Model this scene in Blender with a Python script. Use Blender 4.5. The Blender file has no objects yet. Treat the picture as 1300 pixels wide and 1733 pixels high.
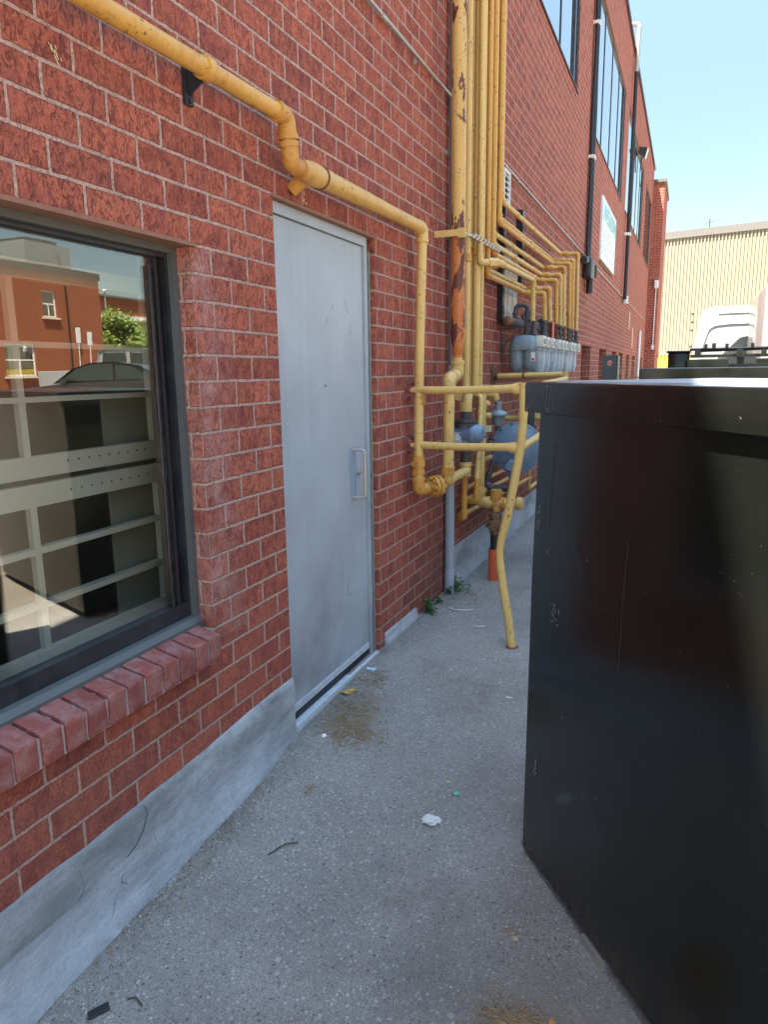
import bpy, bmesh, math, random
from mathutils import Vector, Matrix, noise
random.seed(7)
S = bpy.context.scene
COL = S.collection
# ---------------------------------------------------------------- camera
CAM = Vector((1.539, 0.0, 1.5132))
def cam_basis(yaw, pitch, roll):
    cy, sy, cp, sp = math.cos(yaw), math.sin(yaw), math.cos(pitch), math.sin(pitch)
    f = Vector((sy*cp, cy*cp, sp)); r = Vector((cy, -sy, 0)); u = r.cross(f)
    c, s = math.cos(roll), math.sin(roll)
    return c*r+s*u, c*u-s*r, f
_r, _u, _f = cam_basis(-.4026, -.1957, -.0127)
cd = bpy.data.cameras.new('camera'); cam = bpy.data.objects.new('camera', cd); COL.objects.link(cam)
M = Matrix.Identity(4)
for i in range(3):
    M[i][0] = _r[i]; M[i][1] = _u[i]; M[i][2] = -_f[i]; M[i][3] = CAM[i]
cam.matrix_world = M
cd.sensor_fit = 'HORIZONTAL'; cd.sensor_width = 36; cd.lens = 1193.43/1300*36
cd.clip_start = .02; cd.clip_end = 3000
S.camera = cam
# ---------------------------------------------------------------- sky, sun, exposure
SUN = Vector((-.186, -.27, .84)).normalized()
W = bpy.data.worlds.new("World"); S.world = W; W.use_nodes = True
nt = W.node_tree; nt.nodes.clear()
sk = nt.nodes.new('ShaderNodeTexSky'); sk.sky_type = 'NISHITA'; sk.sun_disc = False
sk.sun_elevation = math.asin(SUN.z); sk.sun_rotation = math.atan2(SUN.x, SUN.y)
sk.air_density = 1.0; sk.dust_density = .25; sk.ozone_density = 1.6
bg = nt.nodes.new('ShaderNodeBackground'); bg.inputs[1].default_value = .125
wo = nt.nodes.new('ShaderNodeOutputWorld')
gd0 = nt.nodes.new('ShaderNodeMix'); gd0.data_type = 'RGBA'; gd0.blend_type = 'MULTIPLY'; gd0.inputs[0].default_value = 1; gd0.inputs[7].default_value = (1.0, .925, .765, 1)
nt.links.new(sk.outputs[0], gd0.inputs[6])
# clear dry air: less glare close to the horizon than the plain model gives
tcw = nt.nodes.new('ShaderNodeTexCoord'); sxw = nt.nodes.new('ShaderNodeSeparateXYZ'); nt.links.new(tcw.outputs['Generated'], sxw.inputs[0])
rw = nt.nodes.new('ShaderNodeMapRange'); rw.inputs[1].default_value = 0; rw.inputs[2].default_value = 1.0; rw.inputs[3].default_value = .33; rw.inputs[4].default_value = 2.1
pw = nt.nodes.new('ShaderNodeMath'); pw.operation = 'POWER'; pw.use_clamp = True; nt.links.new(sxw.outputs[2], pw.inputs[0]); pw.inputs[1].default_value = 2.6
nt.links.new(pw.outputs[0], rw.inputs[0]); gd1 = nt.nodes.new('ShaderNodeMix'); gd1.data_type = 'RGBA'; gd1.blend_type = 'MULTIPLY'; gd1.inputs[0].default_value = 1
nt.links.new(gd0.outputs[2], gd1.inputs[6]); nt.links.new(rw.outputs[0], gd1.inputs[7]); nt.links.new(gd1.outputs[2], bg.inputs[0]); nt.links.new(bg.outputs[0], wo.inputs[0])
sl = bpy.data.lights.new('sun', 'SUN'); sl.energy = 5.0; sl.angle = math.radians(.53); sl.color = (1, .95, .86)
so = bpy.data.objects.new('sun', sl); COL.objects.link(so)
so.rotation_euler = SUN.to_track_quat('Z', 'Y').to_euler(); so.location = (-20, -40, 80)
S.view_settings.view_transform = 'Standard'; S.view_settings.look = 'None'
S.view_settings.exposure = 2.82; S.view_settings.gamma = 1; S.view_settings.use_curve_mapping = False
S.render.engine = 'CYCLES'
S.cycles.max_bounces = 8; S.cycles.diffuse_bounces = 4; S.cycles.glossy_bounces = 4; S.cycles.transparent_max_bounces = 8

# ---------------------------------------------------------------- mesh builder
class MB:
    def __init__(s): s.v = []; s.f = []; s.sm = []; s.mi = []
    def add(s, vs, fs, smooth=False, mi=0):
        o = len(s.v); s.v += [Vector(v) for v in vs]
        for f in fs: s.f.append([i+o for i in f]); s.sm.append(smooth); s.mi.append(mi)
        return s
    def box(s, a, b, mi=0):
        x0, y0, z0 = a; x1, y1, z1 = b
        if x0 > x1: x0, x1 = x1, x0
        if y0 > y1: y0, y1 = y1, y0
        if z0 > z1: z0, z1 = z1, z0
        return s.add([(x0,y0,z0),(x1,y0,z0),(x1,y1,z0),(x0,y1,z0),(x0,y0,z1),(x1,y0,z1),(x1,y1,z1),(x0,y1,z1)],
                     [(0,3,2,1),(4,5,6,7),(0,1,5,4),(1,2,6,5),(2,3,7,6),(3,0,4,7)], mi=mi)
    def hexa(s, base, top, mi=0):          # base, top: 4 points each, ccw from above
        return s.add(list(base)+list(top), [(3,2,1,0),(4,5,6,7),(0,1,5,4),(1,2,6,5),(2,3,7,6),(3,0,4,7)], mi=mi)
    def bevbox(s, a, b, bev=.003, seg=2, mi=0, jit=0):
        bm = bmesh.new(); bmesh.ops.create_cube(bm, size=1)
        c = [(a[i]+b[i])/2 for i in range(3)]; d = [abs(b[i]-a[i]) for i in range(3)]
        for v in bm.verts: v.co = Vector([c[i]+v.co[i]*d[i] + random.uniform(-jit, jit) for i in range(3)])
        bmesh.ops.bevel(bm, geom=bm.edges[:], offset=bev, segments=seg, affect='EDGES', profile=.5)
        bm.verts.index_update()
        s.add([v.co for v in bm.verts], [[v.index for v in f.verts] for f in bm.faces], True, mi); bm.free(); return s
    def rings(s, rings, smooth=True, cap=True, mi=0):
        n = len(rings[0]); vs = [p for r in rings for p in r]; fs = []
        for k in range(len(rings)-1):
            for i in range(n):
                j = (i+1) % n; fs.append((k*n+i, k*n+j, (k+1)*n+j, (k+1)*n+i))
        o = len(s.v); s.add(vs, fs, smooth, mi)
        if cap:
            s.f.append([o+i for i in range(n)][::-1]); s.sm.append(False); s.mi.append(mi)
            s.f.append([o+(len(rings)-1)*n+i for i in range(n)]); s.sm.append(False); s.mi.append(mi)
        return s
    def tube(s, pts, r, seg=16, cap=True, mi=0, smooth=True):
        pts = [Vector(p) for p in pts]
        rs = r if isinstance(r, (list, tuple)) else [r]*len(pts)
        t0 = (pts[1]-pts[0]).normalized()
        a = t0.orthogonal().normalized(); rings = []
        prev = t0
        for i, p in enumerate(pts):
            if i == 0: t = t0
            elif i == len(pts)-1: t = (pts[i]-pts[i-1]).normalized()
            else:
                t = (pts[i+1]-pts[i]).normalized()+(pts[i]-pts[i-1]).normalized()
                t = t.normalized() if t.length > 1e-6 else prev
            a = a - a.dot(t)*t
            a = a.normalized() if a.length > 1e-6 else t.orthogonal().normalized()
            b = t.cross(a); prev = t
            k = 1
            if 0 < i < len(pts)-1:
                d = (pts[i]-pts[i-1]).normalized().dot(t); k = 1/max(d, .6)
            rings.append([p+(a*math.cos(2*math.pi*j/seg)+b*math.sin(2*math.pi*j/seg))*rs[i] for j in range(seg)])
        return s.rings(rings, smooth, cap, mi)
    def cyl(s, p0, p1, r, seg=16, mi=0, r2=None, smooth=True):
        return s.tube([p0, p1], [r, r if r2 is None else r2], seg, True, mi, smooth)
    def lathe(s, o, ax, prof, seg=24, mi=0):     # prof: (distance along ax, radius)
        o = Vector(o); ax = Vector(ax).normalized(); a = ax.orthogonal().normalized(); b = ax.cross(a)
        return s.rings([[o+ax*h+(a*math.cos(2*math.pi*j/seg)+b*math.sin(2*math.pi*j/seg))*max(r, 1e-4) for j in range(seg)] for h, r in prof], True, True, mi)
    def hexnut(s, p0, p1, r, mi=0):
        return s.tube([p0, p1], r, 6, True, mi, False)
    def build(s, name, mat, parent=None, auto=True):
        me = bpy.data.meshes.new(name)
        o = bpy.data.objects.new(name, me); COL.objects.link(o)
        off = Vector((0,0,0))
        if parent is not None:
            o.parent = parent
            p = parent
            while p is not None: off = off + p.location; p = p.parent
        me.from_pydata([tuple(v-off) for v in s.v], [], s.f)
        for m in (mat if isinstance(mat, (list, tuple)) else [mat]): me.materials.append(m)
        me.polygons.foreach_set('use_smooth', s.sm); me.polygons.foreach_set('material_index', s.mi)
        me.update()
        if any(s.sm) and auto:
            try: me.set_sharp_from_angle(angle=math.radians(38))
            except Exception: pass
        return o
def split_build(mb, name, mat, parent=None):
    """build every connected piece of mb as an object of its own"""
    par = list(range(len(mb.v)))
    def fd(i):
        while par[i] != i: par[i] = par[par[i]]; i = par[i]
        return i
    for f in mb.f:
        a = fd(f[0])
        for i in f[1:]: par[fd(i)] = a
    groups = {}
    for k, f in enumerate(mb.f): groups.setdefault(fd(f[0]), []).append(k)
    res = []
    for fs in groups.values():
        m = MB(); idx = {}
        for k in fs:
            for i in mb.f[k]:
                if i not in idx: idx[i] = len(m.v); m.v.append(mb.v[i])
            m.f.append([idx[i] for i in mb.f[k]]); m.sm.append(mb.sm[k]); m.mi.append(mb.mi[k])
        res.append(m if parent is None else m.build(name, mat, parent))
    return res
def tag(o, label=None, cat=None, group=None, kind=None):
    if label: o['label'] = label
    if cat: o['category'] = cat
    if group: o['group'] = group
    if kind: o['kind'] = kind
    return o
def thing(name, label, cat, loc=(0,0,0), group=None):
    o = bpy.data.objects.new(name, None); COL.objects.link(o); o.location = loc
    o.empty_display_size = .1
    return tag(o, label, cat, group)
def one(name, mb, mat, label, cat, group=None):
    """a thing that is one mesh, its origin at its own base"""
    c = sum((v for v in mb.v), Vector())/len(mb.v); c.z = min(v.z for v in mb.v)
    for v in mb.v: v -= c
    o = mb.build(name, mat); o.location = c
    return tag(o, label, cat, group)
def fillet(path, rad, n=6):
    P = [Vector(p) for p in path]; out = [P[0]]
    for i in range(1, len(P)-1):
        a = (P[i-1]-P[i]); b = (P[i+1]-P[i]); la, lb = a.length, b.length; a.normalize(); b.normalize()
        ang = a.angle(b); 
        if ang > 3.1: out.append(P[i]); continue
        d = min(rad/math.tan(ang/2), la*.49, lb*.49)
        p0 = P[i]+a*d; p1 = P[i]+b*d
        for k in range(n+1):
            t = k/n; out.append(p0*(1-t)**2+P[i]*2*t*(1-t)+p1*t*t)
    out.append(P[-1]); return out

# ---------------------------------------------------------------- node helpers
class N:
    def __init__(s, name):
        s.m = bpy.data.materials.new(name); s.m.use_nodes = True; s.t = s.m.node_tree; s.t.nodes.clear()
        s.out = s.t.nodes.new('ShaderNodeOutputMaterial')
        s.b = s.t.nodes.new('ShaderNodeBsdfPrincipled'); s.t.links.new(s.b.outputs[0], s.out.inputs[0])
        s.tc = s.t.nodes.new('ShaderNodeTexCoord')
    def new(s, t, **k):
        n = s.t.nodes.new(t)
        for a, b in k.items(): setattr(n, a, b)
        return n
    def put(s, sock, v):
        if hasattr(v, 'is_output') or isinstance(v, bpy.types.NodeSocket): s.t.links.new(v, sock)
        elif isinstance(v, (int, float)) and sock.type in ('RGBA',): sock.default_value = (v, v, v, 1)
        elif isinstance(v, (tuple, list)) and sock.type == 'RGBA' and len(v) == 3: sock.default_value = (*v, 1)
        else: sock.default_value = v
    def math(s, op, a, b=0, c=0, clamp=False):
        n = s.new('ShaderNodeMath', operation=op, use_clamp=clamp)
        s.put(n.inputs[0], a); s.put(n.inputs[1], b)
        if op in ('MULTIPLY_ADD', 'COMPARE', 'SMOOTH_MIN'): s.put(n.inputs[2], c)
        return n.outputs[0]
    def mix(s, f, a, b, mode='MIX'):
        n = s.new('ShaderNodeMix', data_type='RGBA', blend_type=mode)
        s.put(n.inputs[0], f); s.put(n.inputs[6], a); s.put(n.inputs[7], b); return n.outputs[2]
    def ramp(s, f, stops, interp='LINEAR'):
        n = s.new('ShaderNodeValToRGB'); n.color_ramp.interpolation = interp
        e = n.color_ramp.elements
        while len(e) < len(stops): e.new(.5)
        for i, (p, c) in enumerate(stops):
            e[i].position = p; e[i].color = (c, c, c, 1) if isinstance(c, (int, float)) else (*c, 1)
        s.t.links.new(f, n.inputs[0]); return n.outputs[0]
    def noise(s, vec, scale, detail=4, rough=.55, dist=0):
        n = s.new('ShaderNodeTexNoise'); s.t.links.new(vec, n.inputs['Vector'])
        n.inputs['Scale'].default_value = scale; n.inputs['Detail'].default_value = detail
        n.inputs['Roughness'].default_value = rough; n.inputs['Distortion'].default_value = dist
        return n.outputs[0]
    def vor(s, vec, scale, feature='F1', out=0):
        n = s.new('ShaderNodeTexVoronoi', feature=feature); s.t.links.new(vec, n.inputs['Vector'])
        n.inputs['Scale'].default_value = scale; return n.outputs[out]
    def map(s, vec, scale=(1,1,1), loc=(0,0,0)):
        n = s.new('ShaderNodeMapping'); s.t.links.new(vec, n.inputs[0])
        n.inputs['Scale'].default_value = scale; n.inputs['Location'].default_value = loc; return n.outputs[0]
    def sep(s, v):
        n = s.new('ShaderNodeSeparateXYZ'); s.t.links.new(v, n.inputs[0]); return n.outputs
    def comb(s, x, y, z):
        n = s.new('ShaderNodeCombineXYZ'); s.put(n.inputs[0], x); s.put(n.inputs[1], y); s.put(n.inputs[2], z); return n.outputs[0]
    def bump(s, h, strength=.5, dist=.01, nrm=None):
        n = s.new('ShaderNodeBump'); s.t.links.new(h, n.inputs['Height'])
        n.inputs['Strength'].default_value = strength; n.inputs['Distance'].default_value = dist
        if nrm is not None: s.t.links.new(nrm, n.inputs['Normal'])
        return n.outputs[0]
    def fin(s, col=None, rough=None, nrm=None, metal=None, spec=None, coat=None):
        if col is not None: s.put(s.b.inputs['Base Color'], col)
        if rough is not None: s.put(s.b.inputs['Roughness'], rough)
        if nrm is not None: s.t.links.new(nrm, s.b.inputs['Normal'])
        if metal is not None: s.b.inputs['Metallic'].default_value = metal
        if spec is not None: s.b.inputs['Specular IOR Level'].default_value = spec
        if coat is not None: s.b.inputs['Coat Weight'].default_value = coat; s.b.inputs['Coat Roughness'].default_value = .08
        return s.m
    @property
    def pos(s):
        return s.new('ShaderNodeNewGeometry').outputs['Position']

BW, BH = .2207, .0889
def brick_material(name, c_lo, c_hi, mortar, far=False, bw=BW, bh=BH, uaxis=None, groove=1.0):
    n = N(name); g = n.new('ShaderNodeNewGeometry'); p = n.sep(g.outputs['Position']); nn = n.sep(g.outputs['True Normal'])
    isy = n.math('GREATER_THAN', n.math('ABSOLUTE', nn[1]), .5)
    u = n.math('ADD', n.math('MULTIPLY', p[1], n.math('SUBTRACT', 1, isy)), n.math('MULTIPLY', n.math('ADD', p[0], .07), isy))
    wob = n.noise(g.outputs['Position'], 1.7, 2); wob2 = n.noise(g.outputs['Position'], 32, 4, .65)
    u2 = n.math('ADD', u, n.math('ADD', n.math('MULTIPLY', n.math('SUBTRACT', wob2, .5), .010), -2.01+50*bw))
    v2 = n.math('ADD', p[2], n.math('ADD', n.math('ADD', n.math('MULTIPLY', n.math('SUBTRACT', wob, .5), .008), n.math('MULTIPLY', n.math('SUBTRACT', wob2, .5), .0085)), -2.2+40*bh))
    br = n.new('ShaderNodeTexBrick', offset=.5, offset_frequency=2, squash=1)
    n.t.links.new(n.comb(u2, v2, 0), br.inputs['Vector'])
    br.inputs['Color1'].default_value = (0,0,0,1); br.inputs['Color2'].default_value = (1,1,1,1); br.inputs['Mortar'].default_value = (0,0,0,1)
    br.inputs['Scale'].default_value = 1; br.inputs['Mortar Size'].default_value = .0072; br.inputs['Mortar Smooth'].default_value = .35
    br.inputs['Brick Width'].default_value = bw; br.inputs['Row Height'].default_value = bh; br.inputs['Bias'].default_value = 0
    tint = br.outputs[0]; fac = br.outputs[1]
    uv = n.comb(u, p[2], n.math('MULTIPLY', tint, 7))
    # dragged, bark-like texture of the brick face: short vertical wavy marks
    nz = n.noise(n.map(uv, (54, 27, 3)), 1, 3, .6, 1.3)
    marks = n.ramp(nz, [(.36, 1), (.49, 0)])
    low = n.math('MULTIPLY_ADD', p[2], 1.6, -.35, clamp=True)
    low = n.math('MULTIPLY_ADD', low, .75, .25)
    marks = n.math('MULTIPLY', n.math('MULTIPLY', marks, low), groove)
    fine = n.noise(n.map(uv, (150, 110, 9)), 1, 4, .7)
    big = n.noise(g.outputs['Position'], .9, 3)
    col = n.mix(n.ramp(tint, [(0, 0), (.5, .55), (1, 1)]), c_lo, c_hi)
    t2 = n.math('FRACT', n.math('MULTIPLY', tint, 17.3))
    col = n.mix(n.ramp(t2, [(.80, 0), (.9, .45)]), col, (c_lo[0]*.62, c_lo[1]*.7, c_lo[2]*.95))
    col = n.mix(n.ramp(t2, [(.06, .30), (.16, 0)]), col, (c_hi[0]*1.15, c_hi[1]*1.45, c_hi[2]*1.45))
    col = n.mix(n.ramp(n.noise(n.map(uv, (30, 16, 5)), 1, 4, .65, .6), [(.35, 0), (.7, .65)]), col, tuple(min(1, c*1.3) for c in (c_hi[0], c_hi[1]*1.15, c_hi[2]*.9)))
    col = n.mix(n.ramp(fine, [(.35, .55), (.6, 0)]), col, tuple(c*.45 for c in c_lo))
    col = n.mix(n.ramp(n.noise(n.map(uv, (9, 7, 11)), 1, 3), [(.5, 0), (.7, .45)]), col, (c_lo[0]*.5, c_lo[1]*.55, c_lo[2]*.85))
    col = n.mix(n.math('MULTIPLY', marks, n.math('MULTIPLY_ADD', tint, .40, .18)), col, (c_lo[0]*.34, c_lo[1]*.3, c_lo[2]*.38))
    # lime bloom on the bricks round the window, soot low down, faded patches
    bl = n.noise(g.outputs['Position'], 9, 4, .7)
    near = n.math('SUBTRACT', 1, n.math('MULTIPLY', n.math('ABSOLUTE', n.math('SUBTRACT', p[1], 2.06)), 5.5), clamp=True)
    inz = n.math('MULTIPLY', n.math('LESS_THAN', p[2], 1.93), n.math('GREATER_THAN', p[2], .55))
    col = n.mix(n.math('MULTIPLY', n.math('MULTIPLY', near, inz), n.ramp(bl, [(.4, .05), (.66, .75)])), col, (.5, .3, .27))
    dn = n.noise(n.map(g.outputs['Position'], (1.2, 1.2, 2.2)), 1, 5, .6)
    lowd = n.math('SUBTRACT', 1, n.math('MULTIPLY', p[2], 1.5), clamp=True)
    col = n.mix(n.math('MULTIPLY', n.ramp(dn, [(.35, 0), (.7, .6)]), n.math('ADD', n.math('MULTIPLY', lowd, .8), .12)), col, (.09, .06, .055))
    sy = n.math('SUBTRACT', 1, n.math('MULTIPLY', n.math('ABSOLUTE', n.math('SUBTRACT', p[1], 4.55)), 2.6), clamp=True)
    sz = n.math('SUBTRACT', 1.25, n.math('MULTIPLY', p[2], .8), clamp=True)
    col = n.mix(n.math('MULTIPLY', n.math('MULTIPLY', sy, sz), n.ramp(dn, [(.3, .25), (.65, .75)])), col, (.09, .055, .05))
    mo = n.mix(fine, tuple(c*.8 for c in mortar), mortar)
    mo = n.mix(n.ramp(big, [(.4, 0), (.62, .25)]), mo, (.3, .24, .21))
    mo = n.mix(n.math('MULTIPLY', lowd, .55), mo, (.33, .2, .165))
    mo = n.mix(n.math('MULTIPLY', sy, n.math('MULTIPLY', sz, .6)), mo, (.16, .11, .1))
    mo = n.mix(n.ramp(n.noise(g.outputs['Position'], 90, 3, .7), [(.42, .4), (.6, 0)]), mo, (.22, .1, .075))
    col = n.mix(fac, col, mo)
    h = n.math('SUBTRACT', n.math('SUBTRACT', n.math('ADD', n.math('MULTIPLY', fine, .6), n.math('MULTIPLY', nz, .5)), n.math('MULTIPLY', marks, .6)), n.math('MULTIPLY', fac, 1.2))
    return n.fin(col, .85, n.bump(h, 1.0 if not far else .5, .0065), spec=.25)

MAT = {}
MAT['brick'] = brick_material('red_brick', (.29, .066, .048), (.50, .135, .085), (.70, .435, .335))
MAT['brick_opp'] = brick_material('orange_red_brick', (.25, .062, .025), (.36, .095, .035), (.33, .15, .085), far=True, bw=.21, bh=.075, groove=.5)
def simple(name, col, rough=.5, metal=None, var=.15, scale=8, bumpk=0, spec=None, coat=None, dirt=None, dscale=3):
    n = N(name); o = n.tc.outputs['Object']
    a = n.noise(n.pos, scale, 5, .6)
    c = n.mix(a, tuple(x*(1-var) for x in col), tuple(min(1, x*(1+var)) for x in col))
    if dirt: c = n.mix(n.ramp(n.noise(n.pos, dscale, 5, .65), [(.45, 0), (.75, dirt[1])]), c, dirt[0])
    nm = n.bump(n.noise(n.pos, scale*12, 4), bumpk, .004) if bumpk else None
    return n.fin(c, rough, nm, metal, spec, coat)
def paint(name, base, rust, amount, chips=.0, rough=.42, stretch=(1,1,.35)):
    """old enamel on steel pipe: blotchy tint, rust stains and dark chips that belong to the paint"""
    n = N(name); P = n.pos
    a = n.noise(P, 5, 4, .6); fine = n.noise(P, 60, 4, .7)
    c = n.mix(a, tuple(x*.88 for x in base), tuple(min(1, x*1.06) for x in base))
    st = n.noise(n.map(P, tuple(q*9 for q in stretch)), 1, 5, .65, .4)
    c = n.mix(n.ramp(st, [(.62-amount*.35, 0), (.82-amount*.3, min(1, .35+amount))]), c, rust)
    c = n.mix(n.math('MULTIPLY', n.ramp(n.noise(P, 55, 3, .6), [(.63-.1*amount, 0), (.66-.1*amount, .85)]), n.ramp(n.noise(P, 6, 3), [(.45, 0), (.6, 1)])), c, (.14, .055, .025))
    if chips:
        k = n.ramp(n.noise(n.map(P, (14, 14, 6)), 1, 4, .6), [(.60-chips*.2, 0), (.61-chips*.2, 1)])
        c = n.mix(k, c, (.11, .025, .018))
    c = n.mix(n.ramp(fine, [(.3, .2), (.6, 0)]), c, tuple(x*.6 for x in base))
    return n.fin(c, n.math('MULTIPLY_ADD', st, .3, rough-.12), n.bump(fine, .25, .002))
YEL = (.70, .47, .15); OCH = (.60, .30, .055)
MAT['yellow'] = paint('yellow_pipe_paint', YEL, (.42, .15, .03), .22)
MAT['yellow_rusty'] = paint('rusty_yellow_pipe_paint', OCH, (.38, .11, .02), .38)
MAT['yellow_wall'] = paint('warm_lit_pipe_paint', (.66, .36, .075), (.42, .14, .025), .30)  # orange cast of reflected light on level pipes is put into this paint
MAT['yellow_main'] = paint('flaking_riser_paint', (.64, .40, .12), (.5, .13, .02), .3, chips=.02, stretch=(3,3,.12))
def stripe(mat):
    t = mat.node_tree; b = [q for q in t.nodes if q.type == 'BSDF_PRINCIPLED'][0]; src = b.inputs['Base Color'].links[0].from_socket
    g = t.nodes.new('ShaderNodeNewGeometry'); s = t.nodes.new('ShaderNodeSeparateXYZ'); t.links.new(g.outputs['Normal'], s.inputs[0])
    nz = t.nodes.new('ShaderNodeTexNoise'); nz.inputs['Scale'].default_value = 1; nz.inputs['Detail'].default_value = 4
    mp = t.nodes.new('ShaderNodeMapping'); mp.inputs['Scale'].default_value = (14, 14, 1.3); t.links.new(g.outputs['Position'], mp.inputs[0]); t.links.new(mp.outputs[0], nz.inputs['Vector'])
    a = t.nodes.new('ShaderNodeMath'); a.operation = 'MULTIPLY_ADD'; t.links.new(nz.outputs[0], a.inputs[0]); a.inputs[1].default_value = .9; t.links.new(s.outputs[1], a.inputs[2])
    r = t.nodes.new('ShaderNodeValToRGB'); r.color_ramp.elements[0].position = .62; r.color_ramp.elements[0].color = (0,0,0,1); r.color_ramp.elements[1].position = .74; r.color_ramp.elements[1].color = (.85,.85,.85,1); t.links.new(a.outputs[0], r.inputs[0])
    m = t.nodes.new('ShaderNodeMix'); m.data_type = 'RGBA'; t.links.new(r.outputs[0], m.inputs[0]); t.links.new(src, m.inputs[6]); m.inputs[7].default_value = (.55, .13, .02, 1); t.links.new(m.outputs[2], b.inputs['Base Color'])
stripe(MAT['yellow_main'])
MAT['orange_main'] = paint('rust_streaked_riser_paint', (.55, .2, .05), (.45, .09, .015), .5, chips=.42, stretch=(3,3,.2))
MAT['rust'] = simple('rusty_steel', (.16, .06, .035), .8, var=.5, scale=30, bumpk=.5)
MAT['darkred'] = simple('dark_red_primer', (.2, .04, .03), .7, var=.4, scale=25, dirt=((.35,.25,.2), .6), dscale=30)
MAT['iron'] = simple('grey_painted_iron', (.055, .066, .072), .5, var=.35, scale=30, dirt=((.2,.1,.06), .6), dscale=18)
MAT['meter'] = simple('blue_grey_meter_paint', (.21, .265, .29), .38, var=.1, scale=9, dirt=((.2,.22,.2), .35), dscale=7)
MAT['meter_pale'] = simple('pale_blue_meter_paint', (.45, .52, .55), .38, var=.1, scale=9, dirt=((.3,.34,.33), .35), dscale=7)
MAT['regblue'] = simple('blue_regulator_paint', (.14, .22, .31), .4, var=.12, scale=9, dirt=((.3,.36,.42), .35), dscale=9)
MAT['alu'] = simple('brushed_aluminium', (.50, .54, .56), .35, var=.1, scale=20, dirt=((.2,.19,.17), .5), dscale=20)
MAT['pvc'] = simple('grey_plastic_conduit', (.33, .38, .42), .45, var=.06, scale=3, dirt=((.2,.2,.2), .3))
MAT['pvc_dark'] = simple('weathered_grey_conduit', (.16, .17, .19), .5, var=.1, scale=3)
MAT['galv'] = simple('galvanised_steel', (.45, .43, .38), .42, metal=.55, var=.2, scale=12, dirt=((.25,.18,.12), .4))
MAT['black_metal'] = simple('black_metal', (.02, .022, .025), .4, var=.3, scale=9)
MAT['black_rubber'] = simple('black_cable_sheath', (.015, .015, .018), .42, var=.2, scale=9)
MAT['white_paint'] = simple('white_paint', (.75, .74, .70), .4, var=.05, scale=4, dirt=((.45,.42,.36), .3))
MAT['cream'] = simple('cream_paint', (.62, .55, .38), .5, var=.07, scale=6, dirt=((.4,.33,.22), .3))
MAT['orange_pvc'] = simple('orange_sleeve_plastic', (.62, .105, .04), .5, var=.1, scale=10)
MAT['brass'] = simple('tarnished_brass', (.22, .13, .07), .5, metal=.4, var=.4, scale=30)
MAT['frame_dark'] = simple('dark_bronze_frame', (.018, .020, .026), .32, var=.3, scale=6, dirt=((.12,.11,.1), .25), dscale=12)
MAT['frame_grey'] = simple('grey_green_frame', (.10, .112, .108), .5, var=.12, scale=9, dirt=((.08,.07,.06), .5), dscale=5)
MAT['frame_white'] = simple('pale_grey_frame', (.58, .575, .52), .5, var=.05, scale=4)
MAT['dark'] = simple('dark_interior', (.035, .033, .03), .8, var=.2, scale=2)
MAT['interior'] = simple('interior_wall', (.16, .145, .12), .8, var=.1, scale=2)
MAT['galv_rust'] = simple('rusty_lintel_steel', (.26, .12, .07), .7, var=.4, scale=22, bumpk=.3)
MAT['red_tag'] = simple('red_tag', (.6, .05, .04), .5, var=.1)
MAT['glassmat'] = None
def glass(name, base=.22, tint=(.62, .68, .62)):
    n = N(name)
    tr = n.new('ShaderNodeBsdfTransparent'); n.put(tr.inputs[0], tint)
    gl = n.new('ShaderNodeBsdfGlossy'); gl.inputs['Roughness'].default_value = .0; n.put(gl.inputs[0], (.95, .95, .93))
    ge = n.new('ShaderNodeNewGeometry'); dt = n.new('ShaderNodeVectorMath', operation='DOT_PRODUCT')
    n.t.links.new(ge.outputs['Incoming'], dt.inputs[0]); n.t.links.new(ge.outputs['Normal'], dt.inputs[1])
    fr = n.math('POWER', n.math('SUBTRACT', 1, n.math('ABSOLUTE', dt.outputs['Value']), clamp=True), 4.5)
    f = n.math('MULTIPLY_ADD', fr, 1-base, base, clamp=True)
    mx = n.new('ShaderNodeMixShader'); n.t.links.new(f, mx.inputs[0]); n.t.links.new(tr.outputs[0], mx.inputs[1]); n.t.links.new(gl.outputs[0], mx.inputs[2])
    nz = n.noise(n.pos, 1.3, 2); n.t.links.new(n.bump(nz, .06, .01), gl.inputs['Normal'])
    n.t.links.new(mx.outputs[0], n.out.inputs[0]); return n.m
MAT['glass'] = glass('window_glass', .14, (.93, .925, .88))
MAT['glass_up'] = glass('upper_window_glass', .72, (.3, .33, .35))
MAT['car_glass'] = glass('tinted_car_glass', .12, (.25, .32, .3))

# painted grey door skin with faint vertical streaks and scuffs
n = N('grey_door_paint'); P = n.pos
st = n.noise(n.map(P, (1, 26, 1.1)), 1, 5, .65); bl = n.noise(P, 2.2, 4, .6)
c = n.mix(st, (.34, .38, .405), (.43, .47, .49))
z = n.sep(P)[2]
c = n.mix(n.math('MULTIPLY', n.ramp(bl, [(.42, 0), (.7, .8)]), n.math('SUBTRACT', 1, n.math('MULTIPLY', z, .8), clamp=True)), c, (.15, .16, .165))
c = n.mix(n.ramp(n.noise(P, 3.1, 6, .65), [(.4, 0), (.75, .35)]), c, (.2, .22, .23))
c = n.mix(n.ramp(n.noise(P, 90, 2, .5), [(.70, 0), (.73, .6)]), c, (.12, .11, .1))
c = n.mix(n.ramp(n.noise(n.map(P, (1, 40, 5)), 1, 4, .6), [(.68, 0), (.74, .35)]), c, (.17, .18, .19))
MAT['door'] = n.fin(c, n.math('MULTIPLY_ADD', bl, .2, .28), n.bump(n.noise(n.map(P, (1, 4, 1.6)), 1, 3), .05, .012))

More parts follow.
